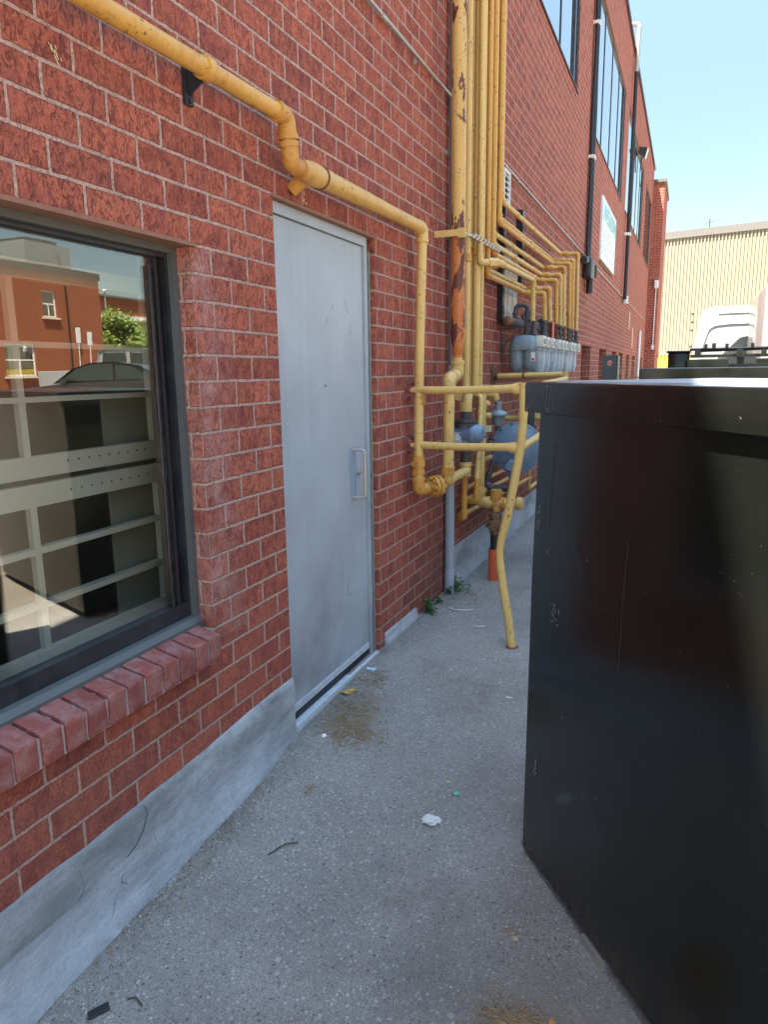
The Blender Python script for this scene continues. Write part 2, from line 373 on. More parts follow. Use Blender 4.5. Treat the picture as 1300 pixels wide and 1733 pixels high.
# parged concrete base, painted grey-white over dark patches
n = N('parged_concrete'); P = n.pos
zz0 = n.sep(P)[2]; a = n.noise(P, 3.2, 6, .6, .3); b = n.noise(P, 70, 5, .75); st = n.noise(n.map(P, (3, 3, 30)), 1, 4, .6)
zz = n.sep(P)[2]
a2 = n.noise(n.map(P, (1, .8, 2.6)), 2.2, 5, .6, .2)
up = n.math('MULTIPLY', n.math('SUBTRACT', 1.9, n.sep(P)[1], clamp=True), n.math('GREATER_THAN', zz0, n.math('MULTIPLY_ADD', n.noise(P, 5, 3), .06, -.02)))
c = n.mix(n.ramp(a2, [(.34, 0), (.56, 1)]), (.20, .21, .205), (.46, .48, .48))
c = n.mix(n.math('MULTIPLY', up, .55), c, (.17, .178, .175))
c = n.mix(n.ramp(n.noise(P, 13, 5, .7), [(.45, 0), (.7, .5)]), c, (.2, .21, .2))
c = n.mix(n.math('MULTIPLY', n.ramp(n.noise(P, 1.4, 3), [(.4, .1), (.6, .6)]), n.math('LESS_THAN', zz, .03)), c, (.40, .44, .46))
c = n.mix(n.ramp(b, [(.3, .25), (.6, 0)]), c, (.12, .12, .12))
v = n.new('ShaderNodeTexVoronoi', feature='DISTANCE_TO_EDGE'); n.t.links.new(n.map(P, (1, 1, .8)), v.inputs[0]); v.inputs['Scale'].default_value = 1.1
dd = n.math('ADD', v.outputs[0], n.math('MULTIPLY', n.math('SUBTRACT', n.noise(P, 11, 4), .5), .05))
ck = n.math('MULTIPLY', n.ramp(dd, [(.0, 1), (.006, 0)]), n.ramp(n.noise(P, 1.9, 2), [(.5, 0), (.56, 1)]))
ck = n.math('MULTIPLY', ck, 0)
hh = n.math('SUBTRACT', n.math('ADD', n.math('MULTIPLY', b, .4), n.math('MULTIPLY', st, .5)), n.math('MULTIPLY', ck, 2))
MAT['concrete'] = n.fin(c, .8, n.bump(n.math('ADD', hh, n.math('MULTIPLY', n.noise(P, 15, 3, .5), .8)), 1.0, .008))

# worn asphalt with pale stone chips
n = N('worn_asphalt'); P = n.pos
wp = n.new('ShaderNodeVectorMath', operation='ADD'); n.t.links.new(P, wp.inputs[0])
a = n.noise(P, 1.1, 5, .6); b = n.noise(P, 230, 3, .7)
wv = n.new('ShaderNodeTexNoise'); wv.inputs['Scale'].default_value = 260; wv.inputs['Detail'].default_value = 3; n.t.links.new(P, wv.inputs['Vector'])
wm = n.new('ShaderNodeVectorMath', operation='MULTIPLY_ADD'); n.t.links.new(wv.outputs['Color'], wm.inputs[0]); wm.inputs[1].default_value = (.010, .010, .010); n.t.links.new(P, wm.inputs[2]); P0 = P; P = wm.outputs[0]
v1 = n.new('ShaderNodeTexVoronoi'); n.t.links.new(P, v1.inputs[0]); v1.inputs['Scale'].default_value = 190; v1.inputs['Randomness'].default_value = 1
v2 = n.new('ShaderNodeTexVoronoi'); n.t.links.new(P, v2.inputs[0]); v2.inputs['Scale'].default_value = 74; v2.distance = 'CHEBYCHEV'
v3 = n.new('ShaderNodeTexVoronoi'); n.t.links.new(P, v3.inputs[0]); v3.inputs['Scale'].default_value = 25; v3.distance = 'CHEBYCHEV'
P = P0
def cellrand(v): 
    s = n.new('ShaderNodeSeparateColor'); n.t.links.new(v.outputs['Color'], s.inputs[0]); return s.outputs
c = n.mix(n.ramp(a, [(.35, 0), (.65, 1)]), (.37, .342, .298), (.48, .442, .39))
r1 = cellrand(v1)
c = n.mix(n.math('MULTIPLY', n.ramp(v1.outputs['Distance'], [(.25, 1), (.5, 0)]), n.ramp(r1[0], [(.30, 0), (.7, 1)])), c, (.74, .71, .66))
c = n.mix(n.math('MULTIPLY', n.ramp(v1.outputs['Distance'], [(.2, 1), (.5, 0)]), n.ramp(r1[1], [(.40, 0), (.7, 1)])), c, (.055, .053, .05))
r2 = cellrand(v2)
c = n.mix(n.math('MULTIPLY', n.ramp(v2.outputs['Distance'], [(.22, 1), (.34, 0)]), n.ramp(r2[0], [(.76, 0), (.86, .95)])), c, (.70, .68, .63))
c = n.mix(n.math('MULTIPLY', n.ramp(v2.outputs['Distance'], [(.22, 1), (.34, 0)]), n.ramp(r2[1], [(.90, 0), (.95, .7)])), c, (.04, .04, .04))
r3 = cellrand(v3)
c = n.mix(n.math('MULTIPLY', n.ramp(v3.outputs['Distance'], [(.16, 1), (.22, 0)]), n.ramp(r3[0], [(.95, 0), (.965, 1)])), c, (.66, .64, .60))
lotx = n.math('MULTIPLY', n.math('SUBTRACT', n.sep(P)[0], 2.0), 1.5, clamp=True)
c = n.mix(n.math('MULTIPLY', lotx, .8), c, (.18, .135, .08))
dirt = n.math('MULTIPLY', n.ramp(n.noise(P, 1.7, 4, .6), [(.5, 0), (.68, .5)]), n.ramp(n.noise(P, 20, 4), [(.35, .3), (.6, 1)]))
c = n.mix(dirt, c, (.24, .185, .14))
px = n.sep(P)
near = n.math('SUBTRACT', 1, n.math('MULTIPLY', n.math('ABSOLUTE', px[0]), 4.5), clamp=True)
bl0 = n.ramp(n.noise(P, .75, 5, .65), [(.36, .38), (.56, 0)])
c = n.mix(bl0, c, (.19, .175, .155))
vc = n.new('ShaderNodeTexVoronoi', feature='DISTANCE_TO_EDGE'); n.t.links.new(n.map(P, (1, .7, 1), (.37, .2, 0)), vc.inputs[0]); vc.inputs['Scale'].default_value = .8
cr_ = n.math('ADD', vc.outputs[0], n.math('MULTIPLY', n.math('SUBTRACT', n.noise(P, 7, 5, .7), .5), .10))
crk = n.math('MULTIPLY', n.ramp(cr_, [(0, 1), (.004, 0)]), n.ramp(n.noise(P, 1.3, 3), [(.47, 0), (.54, .8)]))
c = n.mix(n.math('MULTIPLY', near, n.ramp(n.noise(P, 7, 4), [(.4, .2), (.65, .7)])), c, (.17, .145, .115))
# dark patch beside the bin
dx = n.math('SUBTRACT', px[0], 1.0); dy = n.math('SUBTRACT', px[1], 1.62)
dd = n.math('ADD', n.math('SQRT', n.math('ADD', n.math('MULTIPLY', dx, dx), n.math('MULTIPLY', n.math('MULTIPLY', dy, dy), .7))), n.math('MULTIPLY', n.math('SUBTRACT', n.noise(P, 6, 4), .5), .25))
c = n.mix(n.ramp(dd, [(.03, .4), (.2, 0)]), c, (.17, .175, .15))
ex = n.math('SUBTRACT', px[0], 1.28); ey = n.math('SUBTRACT', px[1], 1.50)
ee = n.math('ADD', n.math('SQRT', n.math('ADD', n.math('MULTIPLY', ex, ex), n.math('MULTIPLY', ey, ey))), n.math('MULTIPLY', n.math('SUBTRACT', n.noise(P, 9, 5, .7), .5), .3))
c = n.mix(n.ramp(ee, [(.05, .6), (.3, 0)]), c, (.26, .205, .155))
h = n.math('ADD', n.math('MULTIPLY', v1.outputs['Distance'], -1.2), n.math('ADD', n.math('MULTIPLY', v2.outputs['Distance'], -.5), n.math('MULTIPLY', b, .5)))
MAT['asphalt'] = n.fin(c, .82, n.bump(h, 1.0, .006))

# black enamel of the bins: glossy, dusty, scratched
def bin_paint(name):
    n = N(name); P = n.pos
    a = n.noise(P, 2.5, 5, .6)
    c = n.mix(a, (.0040, .0052, .0046), (.0098, .0102, .0078))
    dust = n.math('MULTIPLY', n.ramp(n.noise(P, 120, 2, .6), [(.72, 0), (.76, 1)]), n.ramp(n.noise(P, 7, 3), [(.35, .1), (.65, .9)]))
    c = n.mix(dust, c, (.12, .11, .095))
    sc = n.ramp(n.noise(n.map(P, (20, 20, .55)), 1, 3, .5), [(.70, 0), (.715, .35), (.73, 0)])
    c = n.mix(n.math('MULTIPLY', sc, n.ramp(n.noise(P, 3, 2), [(.5, 0), (.6, 1)])), c, (.16, .15, .14))
    sc2 = n.ramp(n.noise(n.map(P, (55, 55, 30)), 1, 4, .7, 2), [(.70, 0), (.73, .8)])
    c = n.mix(n.math('MULTIPLY', sc2, n.ramp(n.noise(P, 5, 1), [(.62, 0), (.67, 1)])), c, (.22, .22, .22))
    r = n.math('MULTIPLY_ADD', a, .16, .10)
    zb_ = n.sep(P)[2]; mud = n.math('MULTIPLY', n.math('SUBTRACT', 1, n.math('MULTIPLY', n.math('ADD', zb_, .13), 4.5), clamp=True), n.ramp(n.noise(n.map(P, (9, 9, 4)), 1, 5, .7), [(.35, 0), (.7, .7)]))
    c = n.mix(mud, c, (.07, .058, .042)); r = n.math('ADD', r, n.math('MULTIPLY', mud, .4))
    dn_ = n.math('ADD', n.noise(P, 1.6, 2), n.math('MULTIPLY', n.ramp(n.noise(P, 4.2, 1), [(.62, 0), (.75, .35)]), 1))
    return n.fin(c, r, n.bump(dn_, .16, .03), spec=.42)
MAT['bin'] = bin_paint('black_bin_enamel')
MAT['bin_top'] = simple('dusty_lid_sky_sheen', (.30, .31, .31), .5, var=.12, scale=6, dirt=((.16,.15,.13), .5), dscale=9)  # dusty grey, with the pale sky reflection put into the colour
MAT['tan'] = None
n = N('tan_metal_cladding'); P = n.pos
c = n.mix(n.noise(P, .4, 3), (.22, .19, .125), (.26, .222, .15)); MAT['tan'] = n.fin(c, .6)
MAT['tan_trim'] = simple('grey_tan_flashing', (.12, .11, .095), .6)
MAT['yellow_bay'] = simple('yellow_kick_panel', (.4, .28, .03), .6)
def carpaint(name, c, r=.25): return simple(name, c, r, var=.03, scale=2, coat=.6)
MAT['car_white'] = carpaint('white_car_paint', (.30, .30, .285)); MAT['car_dark'] = carpaint('dark_grey_car_paint', (.025, .022, .024))
MAT['tyre'] = simple('tyre_rubber', (.02, .02, .02), .8); MAT['rim'] = simple('alloy_rim', (.4, .4, .4), .3, metal=.7)
MAT['red_lamp'] = simple('red_lamp_lens', (.4, .02, .02), .2); MAT['trim_black'] = simple('black_trim', (.02, .02, .02), .5)
MAT['leaf'] = None
def leafmat(name, a, b):
    n = N(name); oi = n.new('ShaderNodeNewGeometry')
    c = n.mix(oi.outputs['Random Per Island'], a, b); n.fin(c, .55)
    n.b.inputs['Subsurface Weight'].default_value = 0
    tl = n.new('ShaderNodeBsdfTranslucent'); n.t.links.new(c, tl.inputs[0]); mx = n.new('ShaderNodeMixShader'); mx.inputs[0].default_value = .35
    n.t.links.new(n.b.outputs[0], mx.inputs[1]); n.t.links.new(tl.outputs[0], mx.inputs[2]); n.t.links.new(mx.outputs[0], n.out.inputs[0]); return n.m
MAT['leaf'] = leafmat('tree_leaves', (.09, .16, .012), (.24, .30, .03)); MAT['leaf2'] = leafmat('dark_tree_leaves', (.06, .11, .012), (.16, .21, .025))
MAT['weed'] = leafmat('weed_leaves', (.04, .12, .025), (.09, .2, .05)); MAT['shrub'] = leafmat('dry_shrub_leaves', (.24, .22, .09), (.36, .32, .15))
MAT['bark'] = simple('bark', (.07, .05, .035), .9, var=.3, scale=12)
MAT['straw'] = simple('dry_straw', (.30, .2, .09), .8, var=.45, scale=40); MAT['stone'] = simple('pale_stone', (.42, .41, .38), .85, var=.2, scale=40, bumpk=.4)
# ================================================================ the setting
def gz(x, y):
    pts = [(-1e9, -.18), (1.0, -.18), (1.3, -.16), (1.8, -.135), (2.5, -.09), (3.2, -.06), (1e9, -.06)]
    for (a, za), (b, zb) in zip(pts, pts[1:]):
        if y <= b:
            z = za+(zb-za)*(y-a)/(b-a) if b < 1e8 and a > -1e8 else (za if a < -1e8 and b < 2 else zb); break
    if y <= 1.0: z = -.18
    if x > 3: z += .05*(min(x, 12)-3)+.0245*max(0, min(x, 24)-12)
    return z
def lines(a, b, n): return [a+(b-a)*i/n for i in range(n+1)]
xs = [-900, -300, -100, -40, -16, -4, -1]+lines(-.4, 2.4, 56)+[2.7, 3, 4, 6, 9, 13, 18, 24, 30, 45, 80, 200, 900]
ys = [-900, -300, -80, -20, -5, -1, 0]+lines(.4, 6.4, 120)+[6.6, 7, 8, 10, 13, 18, 25, 35, 60, 120, 300, 1200]
g = MB(); vs = []
for y in ys:
    for x in xs:
        z = gz(x, y)
        if -.5 < x < 2.5 and 0 < y < 6.5:
            z += .006*noise.noise(Vector((x*2.2, y*2.2, 0)))+.0022*noise.noise(Vector((x*13, y*13, 3)))
        vs.append((x, y, z))
nx = len(xs)
g.add(vs, [(j*nx+i, j*nx+i+1, (j+1)*nx+i+1, (j+1)*nx+i) for j in range(len(ys)-1) for i in range(nx-1)], True)
o = g.build('ground', MAT['asphalt'], auto=False); o['kind'] = 'structure'

# ---------------------------------------------------------------- the brick building
bld = thing('brick_building', 'red brick building with wall of gas pipes, grey steel door and upstairs windows', 'building', (0, 0, 0))
YA, YB, ZT = -3.0, 28.3, 8.33
WIN = (-.6, 2.01, .60, 1.93); DOOR = (2.54, 3.525, -.3, 2.19)
UP = [(5.2, 10.14, 4.98, 7.08), (11.75, 16.6, 4.98, 7.08), (17.6, 23.1, 4.98, 7.08), (24.4, 27.6, 4.98, 7.08)]
LOW = [(11.5, 12.6), (13.9, 15.07), (16.3, 17.25), (18.0, 19.0), (20.1, 21.2), (22.3, 23.6), (26.0, 27.3)]
holes = [WIN+(.125,), DOOR+(.12,)]+[h+(.14,) for h in UP]+[(a, b, .25, 1.89, .2) for a, b in LOW]
w = MB()
def wall_grid(w, holes, y0, y1, z0, z1):
    Y = sorted({y0, y1, *[h[0] for h in holes], *[h[1] for h in holes]}); Z = sorted({z0, z1, *[h[2] for h in holes], *[h[3] for h in holes]})
    for a, b in zip(Y, Y[1:]):
        for c, d in zip(Z, Z[1:]):
            m, q = (a+b)/2, (c+d)/2
            if any(h[0] < m < h[1] and h[2] < q < h[3] for h in holes): continue
            w.add([(0,a,c),(0,b,c),(0,b,d),(0,a,d)], [(0,1,2,3)])
wall_grid(w, holes, YA, YB, -.5, ZT)
for y0, y1, z0, z1, dp in holes:
    w.add([(0,y0,z0),(0,y0,z1),(-dp,y0,z1),(-dp,y0,z0)], [(0,1,2,3)]); w.add([(0,y1,z0),(-dp,y1,z0),(-dp,y1,z1),(0,y1,z1)], [(0,1,2,3)])
    w.add([(0,y0,z1),(0,y1,z1),(-dp,y1,z1),(-dp,y0,z1)], [(0,1,2,3)]); w.add([(0,y0,z0),(-dp,y0,z0),(-dp,y1,z0),(0,y1,z0)], [(0,1,2,3)])
# parapet thickness, other three sides
w.add([(0,YA,ZT),(0,YB,ZT),(-.3,YB,ZT),(-.3,YA,ZT)], [(0,1,2,3)]); w.add([(-.3,YA,ZT),(-.3,YB,ZT),(-.3,YB,8.0),(-.3,YA,8.0)], [(0,1,2,3)])
w.add([(0,YA,-.5),(0,YA,ZT),(-16,YA,ZT),(-16,YA,-.5)], [(0,1,2,3)]); w.add([(-16,YA,-.5),(-16,YA,ZT),(-16,31.5,ZT),(-16,31.5,-.5)], [(0,1,2,3)])
w.add([(0,31.5,-.5),(-16,31.5,-.5),(-16,31.5,ZT),(0,31.5,ZT)], [(0,1,2,3)])
# thin reveal lips inside openings so that the skin is not paper thin from the side
w.build('brick_wall', MAT['brick'], bld)
r = MB(); r.box((-16, YA, 7.9), (-.3, 31.5, 8.0)); r.build('roof', MAT['tan_trim'], bld)
c = MB(); c.box((-.34, YA, ZT), (.045, YB+.0, ZT+.07)); c.build('parapet_cap', MAT['frame_dark'], bld)
# projecting pier at the far end
p = MB(); p.box((-.2, YB, -.5), (.37, 31.5, 7.93)); bay = p.build('projecting_pier', MAT['brick'], bld)
c = MB(); c.box((-.1, YB-.06, 7.93), (.43, 31.5, 8.03)); c.build('pier_cap', MAT['tan_trim'], bay)
# inner linings: dark rooms behind the openings
rm = MB()
rm.add([(-3,-1,0),(-3,5,0),(-3,5,2.6),(-3,-1,2.6)], [(0,1,2,3)]); rm.add([(-3,-1,0),(-.13,-1,0),(-.13,5,0),(-3,5,0)], [(0,1,2,3)])
rm.add([(-3,-1,2.6),(-.13,-1,2.6),(-.13,5,2.6),(-3,5,2.6)], [(0,1,2,3)]); rm.add([(-3,2.5,0),(-.13,2.5,0),(-.13,2.5,2.6),(-3,2.5,2.6)], [(0,1,2,3)])
rm.build('room_lining', MAT['interior'], bld)
fl = MB(); fl.box((-15.5, YA+.1, 3.9), (-.15, 31, 4.0)); fl.build('upper_floor', MAT['dark'], bld)

# parged base of the wall
def parge(segs, name='parged_base'):
    m = MB()
    for y0, y1, top, th, ends in segs:
        n_ = max(2, int((y1-y0)/.035)); prof = []
        for i in range(n_+1):
            y = y0+(y1-y0)*i/n_; g_ = gz(0, y)
            t = top(y)
            e = 1-.9*max(0, 1-(y1-y)/.02) if ends else 1
            k = .004*noise.noise(Vector((y*5, 1, 0))); e1 = min(1, max(0, (y1-y)/.35)) if y1 < 3 else (.35 if y1 < 5 else 1); thx = th; th_ = th*(.25+.75*e1)
            row = [(-.02 if False else .001, y, t+.002), (.005+k*.5, y, t-.004), (.010+k*e1, y, t-.02), (.014+k*e1, y, t-.08),
                   (th_*.62+.006+(k+.004*noise.noise(Vector((y*3, 5, 2))))*e1, y, t*.45+g_*.55), (th_*.9+.006+k*2*e1, y, g_+.03), (th_+.006+(.012+k*2+.008*noise.noise(Vector((y*9, 4, 7))))*e1, y, g_+.004), (th_+.014, y, g_-.06)]
            prof.append(row)
        q = len(prof[0]); vs = [p for r_ in prof for p in r_]
        m.add(vs, [(i*q+j, i*q+j+1, (i+1)*q+j+1, (i+1)*q+j) for i in range(n_) for j in range(q-1)], True)
        if ends:
            for side, row in ((0, prof[0]), (1, prof[-1])):
                y = row[0][1]; back = [(-.1, y, row[0][2]), (-.1, y, row[-1][2])]
                o_ = list(row)+[back[1], back[0]]
                m.add(o_, [tuple(range(len(o_)))[::(1 if side else -1)]])
    return m
def wav(y): return noise.noise(Vector((y*1.3, 0, 9)))*.016+noise.noise(Vector((y*7, 0, 2)))*.006+noise.noise(Vector((y*33, 0, 4)))*.003
m = parge([(YA, 2.54, lambda y: .183+wav(y)-.03*min(1, max(0, (2.1-y)/.8)), .032, True),
           (3.60, 4.12, lambda y: .015+wav(y)*.3-(y-3.6)*.02, .016, True),
           (4.86, 28.25, lambda y: .225-.02*min(3, y-4.86)+wav(y)*.7, .035, True)])
pb = m.build('parged_base', MAT['concrete'], bld)
def crack(pts, r=.0011):
    m = MB(); P_ = []
    for (ya_, za_, xa_), (yb_, zb_, xb_) in zip(pts, pts[1:]):
        for k in range(7): t_ = k/7; P_.append((xa_+(xb_-xa_)*t_, ya_+(yb_-ya_)*t_+.004*noise.noise(Vector((ya_*9+t_*5, za_*9, 0))), za_+(zb_-za_)*t_))
    m.tube(P_, r, 5); m.build('crack', MAT['trim_black'], pb)
crack([(1.575, .155, .0135), (1.585, .12, .0165), (1.56, .08, .0185), (1.52, .05, .021), (1.47, .035, .0225)], .0010)
crack([(1.60, .06, .021), (1.605, .0, .0255), (1.62, -.06, .031)], .0004)
crack([(1.44, -.02, .029), (1.465, -.045, .031)], .0006); crack([(1.45, .0, .027), (1.437, -.03, .030)], .0006); crack([(1.41, -.05, .033), (1.38, -.10, .039)], .0004)
crack([(1.30, .12, .016), (1.31, .06, .0205), (1.28, .03, .023)], .0004)

# ---------------------------------------------------------------- near window
wn = MB(); y0, y1, z0, z1 = WIN
def ring(m, x0, x1, a, b, c, d, t, tb=None, tt=None):     # frame of four butted bars, outer a..b (y), c..d (z)
    tb = tb or t; tt = tt or t
    m.box((x0, a, c), (x1, a+t, d)); m.box((x0, b-t, c), (x1, b, d)); m.box((x0, a+t, d-tt), (x1, b-t, d)); m.box((x0, a+t, c), (x1, b-t, c+tb))
wn.box((-.124, y0, .6), (-.122, y0+.001, .601))
win = MB(); ring(win, -.124, -.058, y0, y1, .6, 1.928, .022, .05)
# weathered sloping metal sill under the frame
win.hexa([(-.058,y0,.6),(-.045,y0,.6),(-.045,y1,.6),(-.058,y1,.6)], [(-.058,y0,.648),(-.045,y0,.63),(-.045,y1,.63),(-.058,y1,.648)])
win_o = win.build('window', MAT['frame_grey'], bld); tag(win_o, 'wide front window in a dark metal frame')
f = MB(); ring(f, -.122, -.080, y0+.0225, y1-.0225, .651, 1.9055, .014, .055); f.build('frame', MAT['frame_dark'], win_o)
f = MB(); ring(f, -.12, -.088, y0+.065, y1-.065, .6815, 1.893, .014, .01, .005); f.build('glazing_bead', MAT['black_rubber'], win_o)
f = MB(); f.box((-.104, y0+.08, .692), (-.098, y1-.08, 1.8875)); f.build('pane', MAT['glass'], win_o)
f = MB(); f.box((-.115, y0, 1.9285), (.006, y1+.02, 1.9415)); f.build('lintel_angle', MAT['galv_rust'], win_o)
# wavy gasket bead pulled out of the glass edge
gk = MB(); pts = [(-.09, 1.913+.008*math.sin(i*1.1)*noise.noise(Vector((i*.7, 0, 0)))-.006, .70+i*.029) for i in range(41)]
gk.tube(pts, .007, 8); gk.build('gasket', MAT['black_rubber'], win_o)
# rowlock sill bricks
y = 1.985
while y > -.7:
    b = MB(); a_ = y-.0705
    bm = bmesh.new(); bmesh.ops.create_cube(bm, size=1)
    for v in bm.verts:
        fx = v.co.x > 0; top = v.co.z > 0
        v.co = Vector((.05 if fx else -.06, y if v.co.y > 0 else a_, (.597 if fx else .622) if top else .507))+Vector([random.uniform(-.0022, .0022) for _ in range(3)])
    bmesh.ops.bevel(bm, geom=bm.edges[:], offset=.005, segments=2, affect='EDGES', profile=.5)
    # rough the brick a little
    bmesh.ops.subdivide_edges(bm, edges=[e for e in bm.edges if e.calc_length() > .03], cuts=4, use_grid_fill=True)
    for v in bm.verts: v.co += Vector([.0012*noise.noise(v.co*55+Vector((k*9, 0, 0))) for k in range(3)])
    bm.verts.index_update(); b.add([v.co for v in bm.verts], [[v.index for v in f_.verts] for f_ in bm.faces], True); bm.free()
    if y < 1.99 and y > .6: b.build('sill_brick', None, bld) if False else None
    SILL = globals().setdefault('SILL', []); SILL.append(b); y -= .0795
n = N('sill_brick_face'); P = n.pos; isl = n.new('ShaderNodeNewGeometry').outputs['Random Per Island']
a = n.noise(P, 16, 5, .65); b2 = n.noise(P, 120, 4, .7)
c = n.mix(isl, (.20, .052, .045), (.30, .085, .065))
c = n.mix(n.ramp(a, [(.42, .0), (.68, .6)]), c, (.40, .25, .23))
c = n.mix(n.ramp(b2, [(.3, .4), (.6, 0)]), c, (.1, .04, .035))
MAT['sill_brick'] = n.fin(c, .85, n.bump(b2, .6, .004), spec=.25)
MAT['mortar'] = simple('sill_mortar', (.40, .33, .29), .9, var=.15, scale=30, bumpk=.5)
sm = MB(); sm.box((-.05, -.7, .505), (.044, 1.98, .588)); 
sill = sm.build('window_sill', MAT['mortar'], bld)
for b in SILL: b.build('sill_brick', MAT['sill_brick'], sill)

# white grid of an overhead door standing just inside the glass
gd = MB(); X0, X1 = -.33, -.30
def bar(z0_, z1_, ya=-.8, yb=2.16): gd.box((X0, ya, z0_), (X1, yb, z1_))
bar(1.80, 1.855); bar(1.60, 1.618); bar(1.435, 1.452); bar(1.205, 1.272); bar(1.115, 1.185); bar(.965, .985); bar(.79, .81); bar(.60, .652)
for yy in (1.553, .953, .353, -.247):
    for za, zb in ((1.618, 1.80), (1.452, 1.60), (1.272, 1.435), (.985, 1.115), (.81, .965), (.652, .79)): gd.box((X0+.004, yy-.012, za), (X1-.004, yy+.012, zb))
for za, zb in ((1.185+.0, 1.205), ): pass
for za, zb in ((1.618, 1.80), (1.452, 1.60), (1.272, 1.435), (.985, 1.115), (.81, .965), (.652, .79)): gd.box((X0+.002, 2.115, za), (X1-.002, 2.14, zb))
gd.box((X0-.03, 2.165, .4), (X1+.0, 2.225, 2.0))
gr = gd.build('inner_panel_frame', MAT['frame_white'], win_o)
dk = MB()
for zc in (1.245, 1.15):
    for k in range(9): dk.cyl((X1-.001, 2.06-k*.045, zc), (X1+.002, 2.06-k*.045, zc), .003, 8)
split_build(dk, 'rivet', MAT['black_metal'], win_o)
pn = MB(); pn.box((X0-.012, 1.9, .6), (X0-.008, 2.16, 1.44)); pn.build('inner_panel', simple('grey_inner_panel', (.22, .23, .19), .5, var=.1), win_o)

# ---------------------------------------------------------------- steel door
dr = MB(); dr.box((-.08, 2.545, -.022), (-.035, 3.447, 2.139)); door = dr.build('door', MAT['door'], bld); tag(door, 'plain grey-blue steel service door with scuffs')
f = MB(); f.box((-.119, 3.452, -.085), (-.024, 3.487, 2.187)); f.box((-.119, 3.487, -.085), (-.036, 3.512, 2.187)); f.box((-.119, 2.54, 2.143), (-.022, 3.4515, 2.187)); f.build('frame', MAT['door'], door)
f = MB()
pts = [(-.03+.004*noise.noise(Vector((i*.9, 0, 1))), 3.518+.002*noise.noise(Vector((i*1.3, 3, 0))), -.08+i*.045) for i in range(50)]
f.tube(pts, .0085, 8); f.build('caulk', simple('dirty_caulk', (.2, .21, .18), .9, var=.4, scale=60), door)
f = MB(); f.box((-.0345, 2.56, -.021), (-.029, 3.445, .012))
for k in range(5): f.cyl((-.029, 2.64+k*.19, -.004), (-.026, 2.64+k*.19, -.004), .005, 8)
f.build('kick_strip', MAT['alu'], door)
f = MB(); f.box((-.06, 2.545, -.06), (-.031, 3.45, -.023)); f.build('sweep', MAT['black_rubber'], door)
f = MB(); f.box((-.09, 2.545, -.13), (.016, 3.49, -.062)); f.box((-.006, 2.545, -.0615), (.014, 3.485, -.052)); f.build('threshold', MAT['alu'], door)
f = MB(); hp = fillet([(-.034, 3.285, 1.122), (.033, 3.293, 1.122), (.033, 3.293, .872), (-.034, 3.285, .872)], .02)
f.tube(hp, .0075, 12); hd = f.build('handle', MAT['galv'], door)
f = MB(); f.box((-.0348, 3.255, .86), (-.032, 3.325, 1.135)); f.build('push_plate', simple('blue_grey_plate', (.26, .32, .38), .3), door)
f = MB(); f.cyl((-.033, 3.345, 1.0), (-.018, 3.345, 1.0), .017, 20); f.cyl((-.018, 3.345, 1.0), (-.014, 3.345, 1.0), .011, 16); f.build('lock_cylinder', MAT['galv'], door)
f = MB(); f.cyl((-.035, 3.004, 1.456), (-.027, 3.004, 1.456), .007, 12); f.build('peephole', MAT['galv'], door)
sc = MB()
def arc(c0, r0, a0, a1, sy=1, n_=14): return [(-.0344, c0[0]+r0*math.cos(math.radians(a0+(a1-a0)*k/n_)), c0[1]+sy*r0*math.sin(math.radians(a0+(a1-a0)*k/n_))) for k in range(n_+1)]
sc.tube(arc((3.27, .375), .05, 200, 330, .6), .0012, 6); sc.tube([(-.0344, 3.212, .45), (-.0344, 3.19, .40), (-.0344, 3.215, .36)], .0013, 6)
sc.tube([(-.0346, 3.235, 1.86), (-.0346, 3.262, 1.80)], .0011, 6); sc.tube([(-.0346, 3.11, 1.83), (-.0346, 3.085, 1.80)], .0011, 6); sc.tube([(-.0346, 3.05, 1.77), (-.0346, 3.03, 1.73)], .0014, 6); sc.tube([(-.0346, 3.29, 1.75), (-.0346, 3.295, 1.70)], .0010, 6)
split_build(sc, 'scuff', simple('scuff_grey', (.25, .275, .29), .6), door)
f = MB(); f.box((-.119, 2.53, 2.1885), (.007, 3.54, 2.2005)); f.build('lintel_angle', MAT['galv_rust'], door)

# ---------------------------------------------------------------- upstairs windows, basement openings
for k, (a, b, c0, d) in enumerate(UP):
    f = MB(); ring(f, -.05, -.012, a, b, c0+.015, d, .05); f.box((-.139, a, c0), (.02, b, c0+.0145))
    wo_ = f.build('window', MAT['frame_dark'], bld)
    mu = MB(); q = max(2, round((b-a)/1.2))
    for i in range(1, q): mu.box((-.04, a+(b-a)*i/q-.015, c0+.075), (-.018, a+(b-a)*i/q+.015, d-.06))
    mu.box((-.04, b-.34, c0+.075), (-.004, b-.26, d-.061))
    split_build(mu, 'mullion', MAT['frame_dark'], wo_)
    pa = MB(); pa.box((-.034, a+.05, c0+.066), (-.028, b-.05, d-.051)); pa.build('pane', MAT['glass_up'], wo_)
    ln = MB(); ln.box((-.12, a-.1, d+.002), (.012, b+.1, d+.022)); ln.build('lintel_angle', MAT['galv_rust'], wo_)
    bl_ = MB(); bl_.box((-.4, a-.05, c0), (-.39, b+.05, d)); bl_.build('blind', MAT['frame_grey'], wo_)
for a, b in LOW:
    f = MB(); ring(f, -.19, -.15, a, b, .25, 1.89, .06); wo_ = f.build('window', MAT['frame_dark'], bld)
    pa = MB(); pa.box((-.18, a+.06, .31), (-.175, b-.06, 1.83)); pa.build('pane', MAT['glass_up'], wo_)
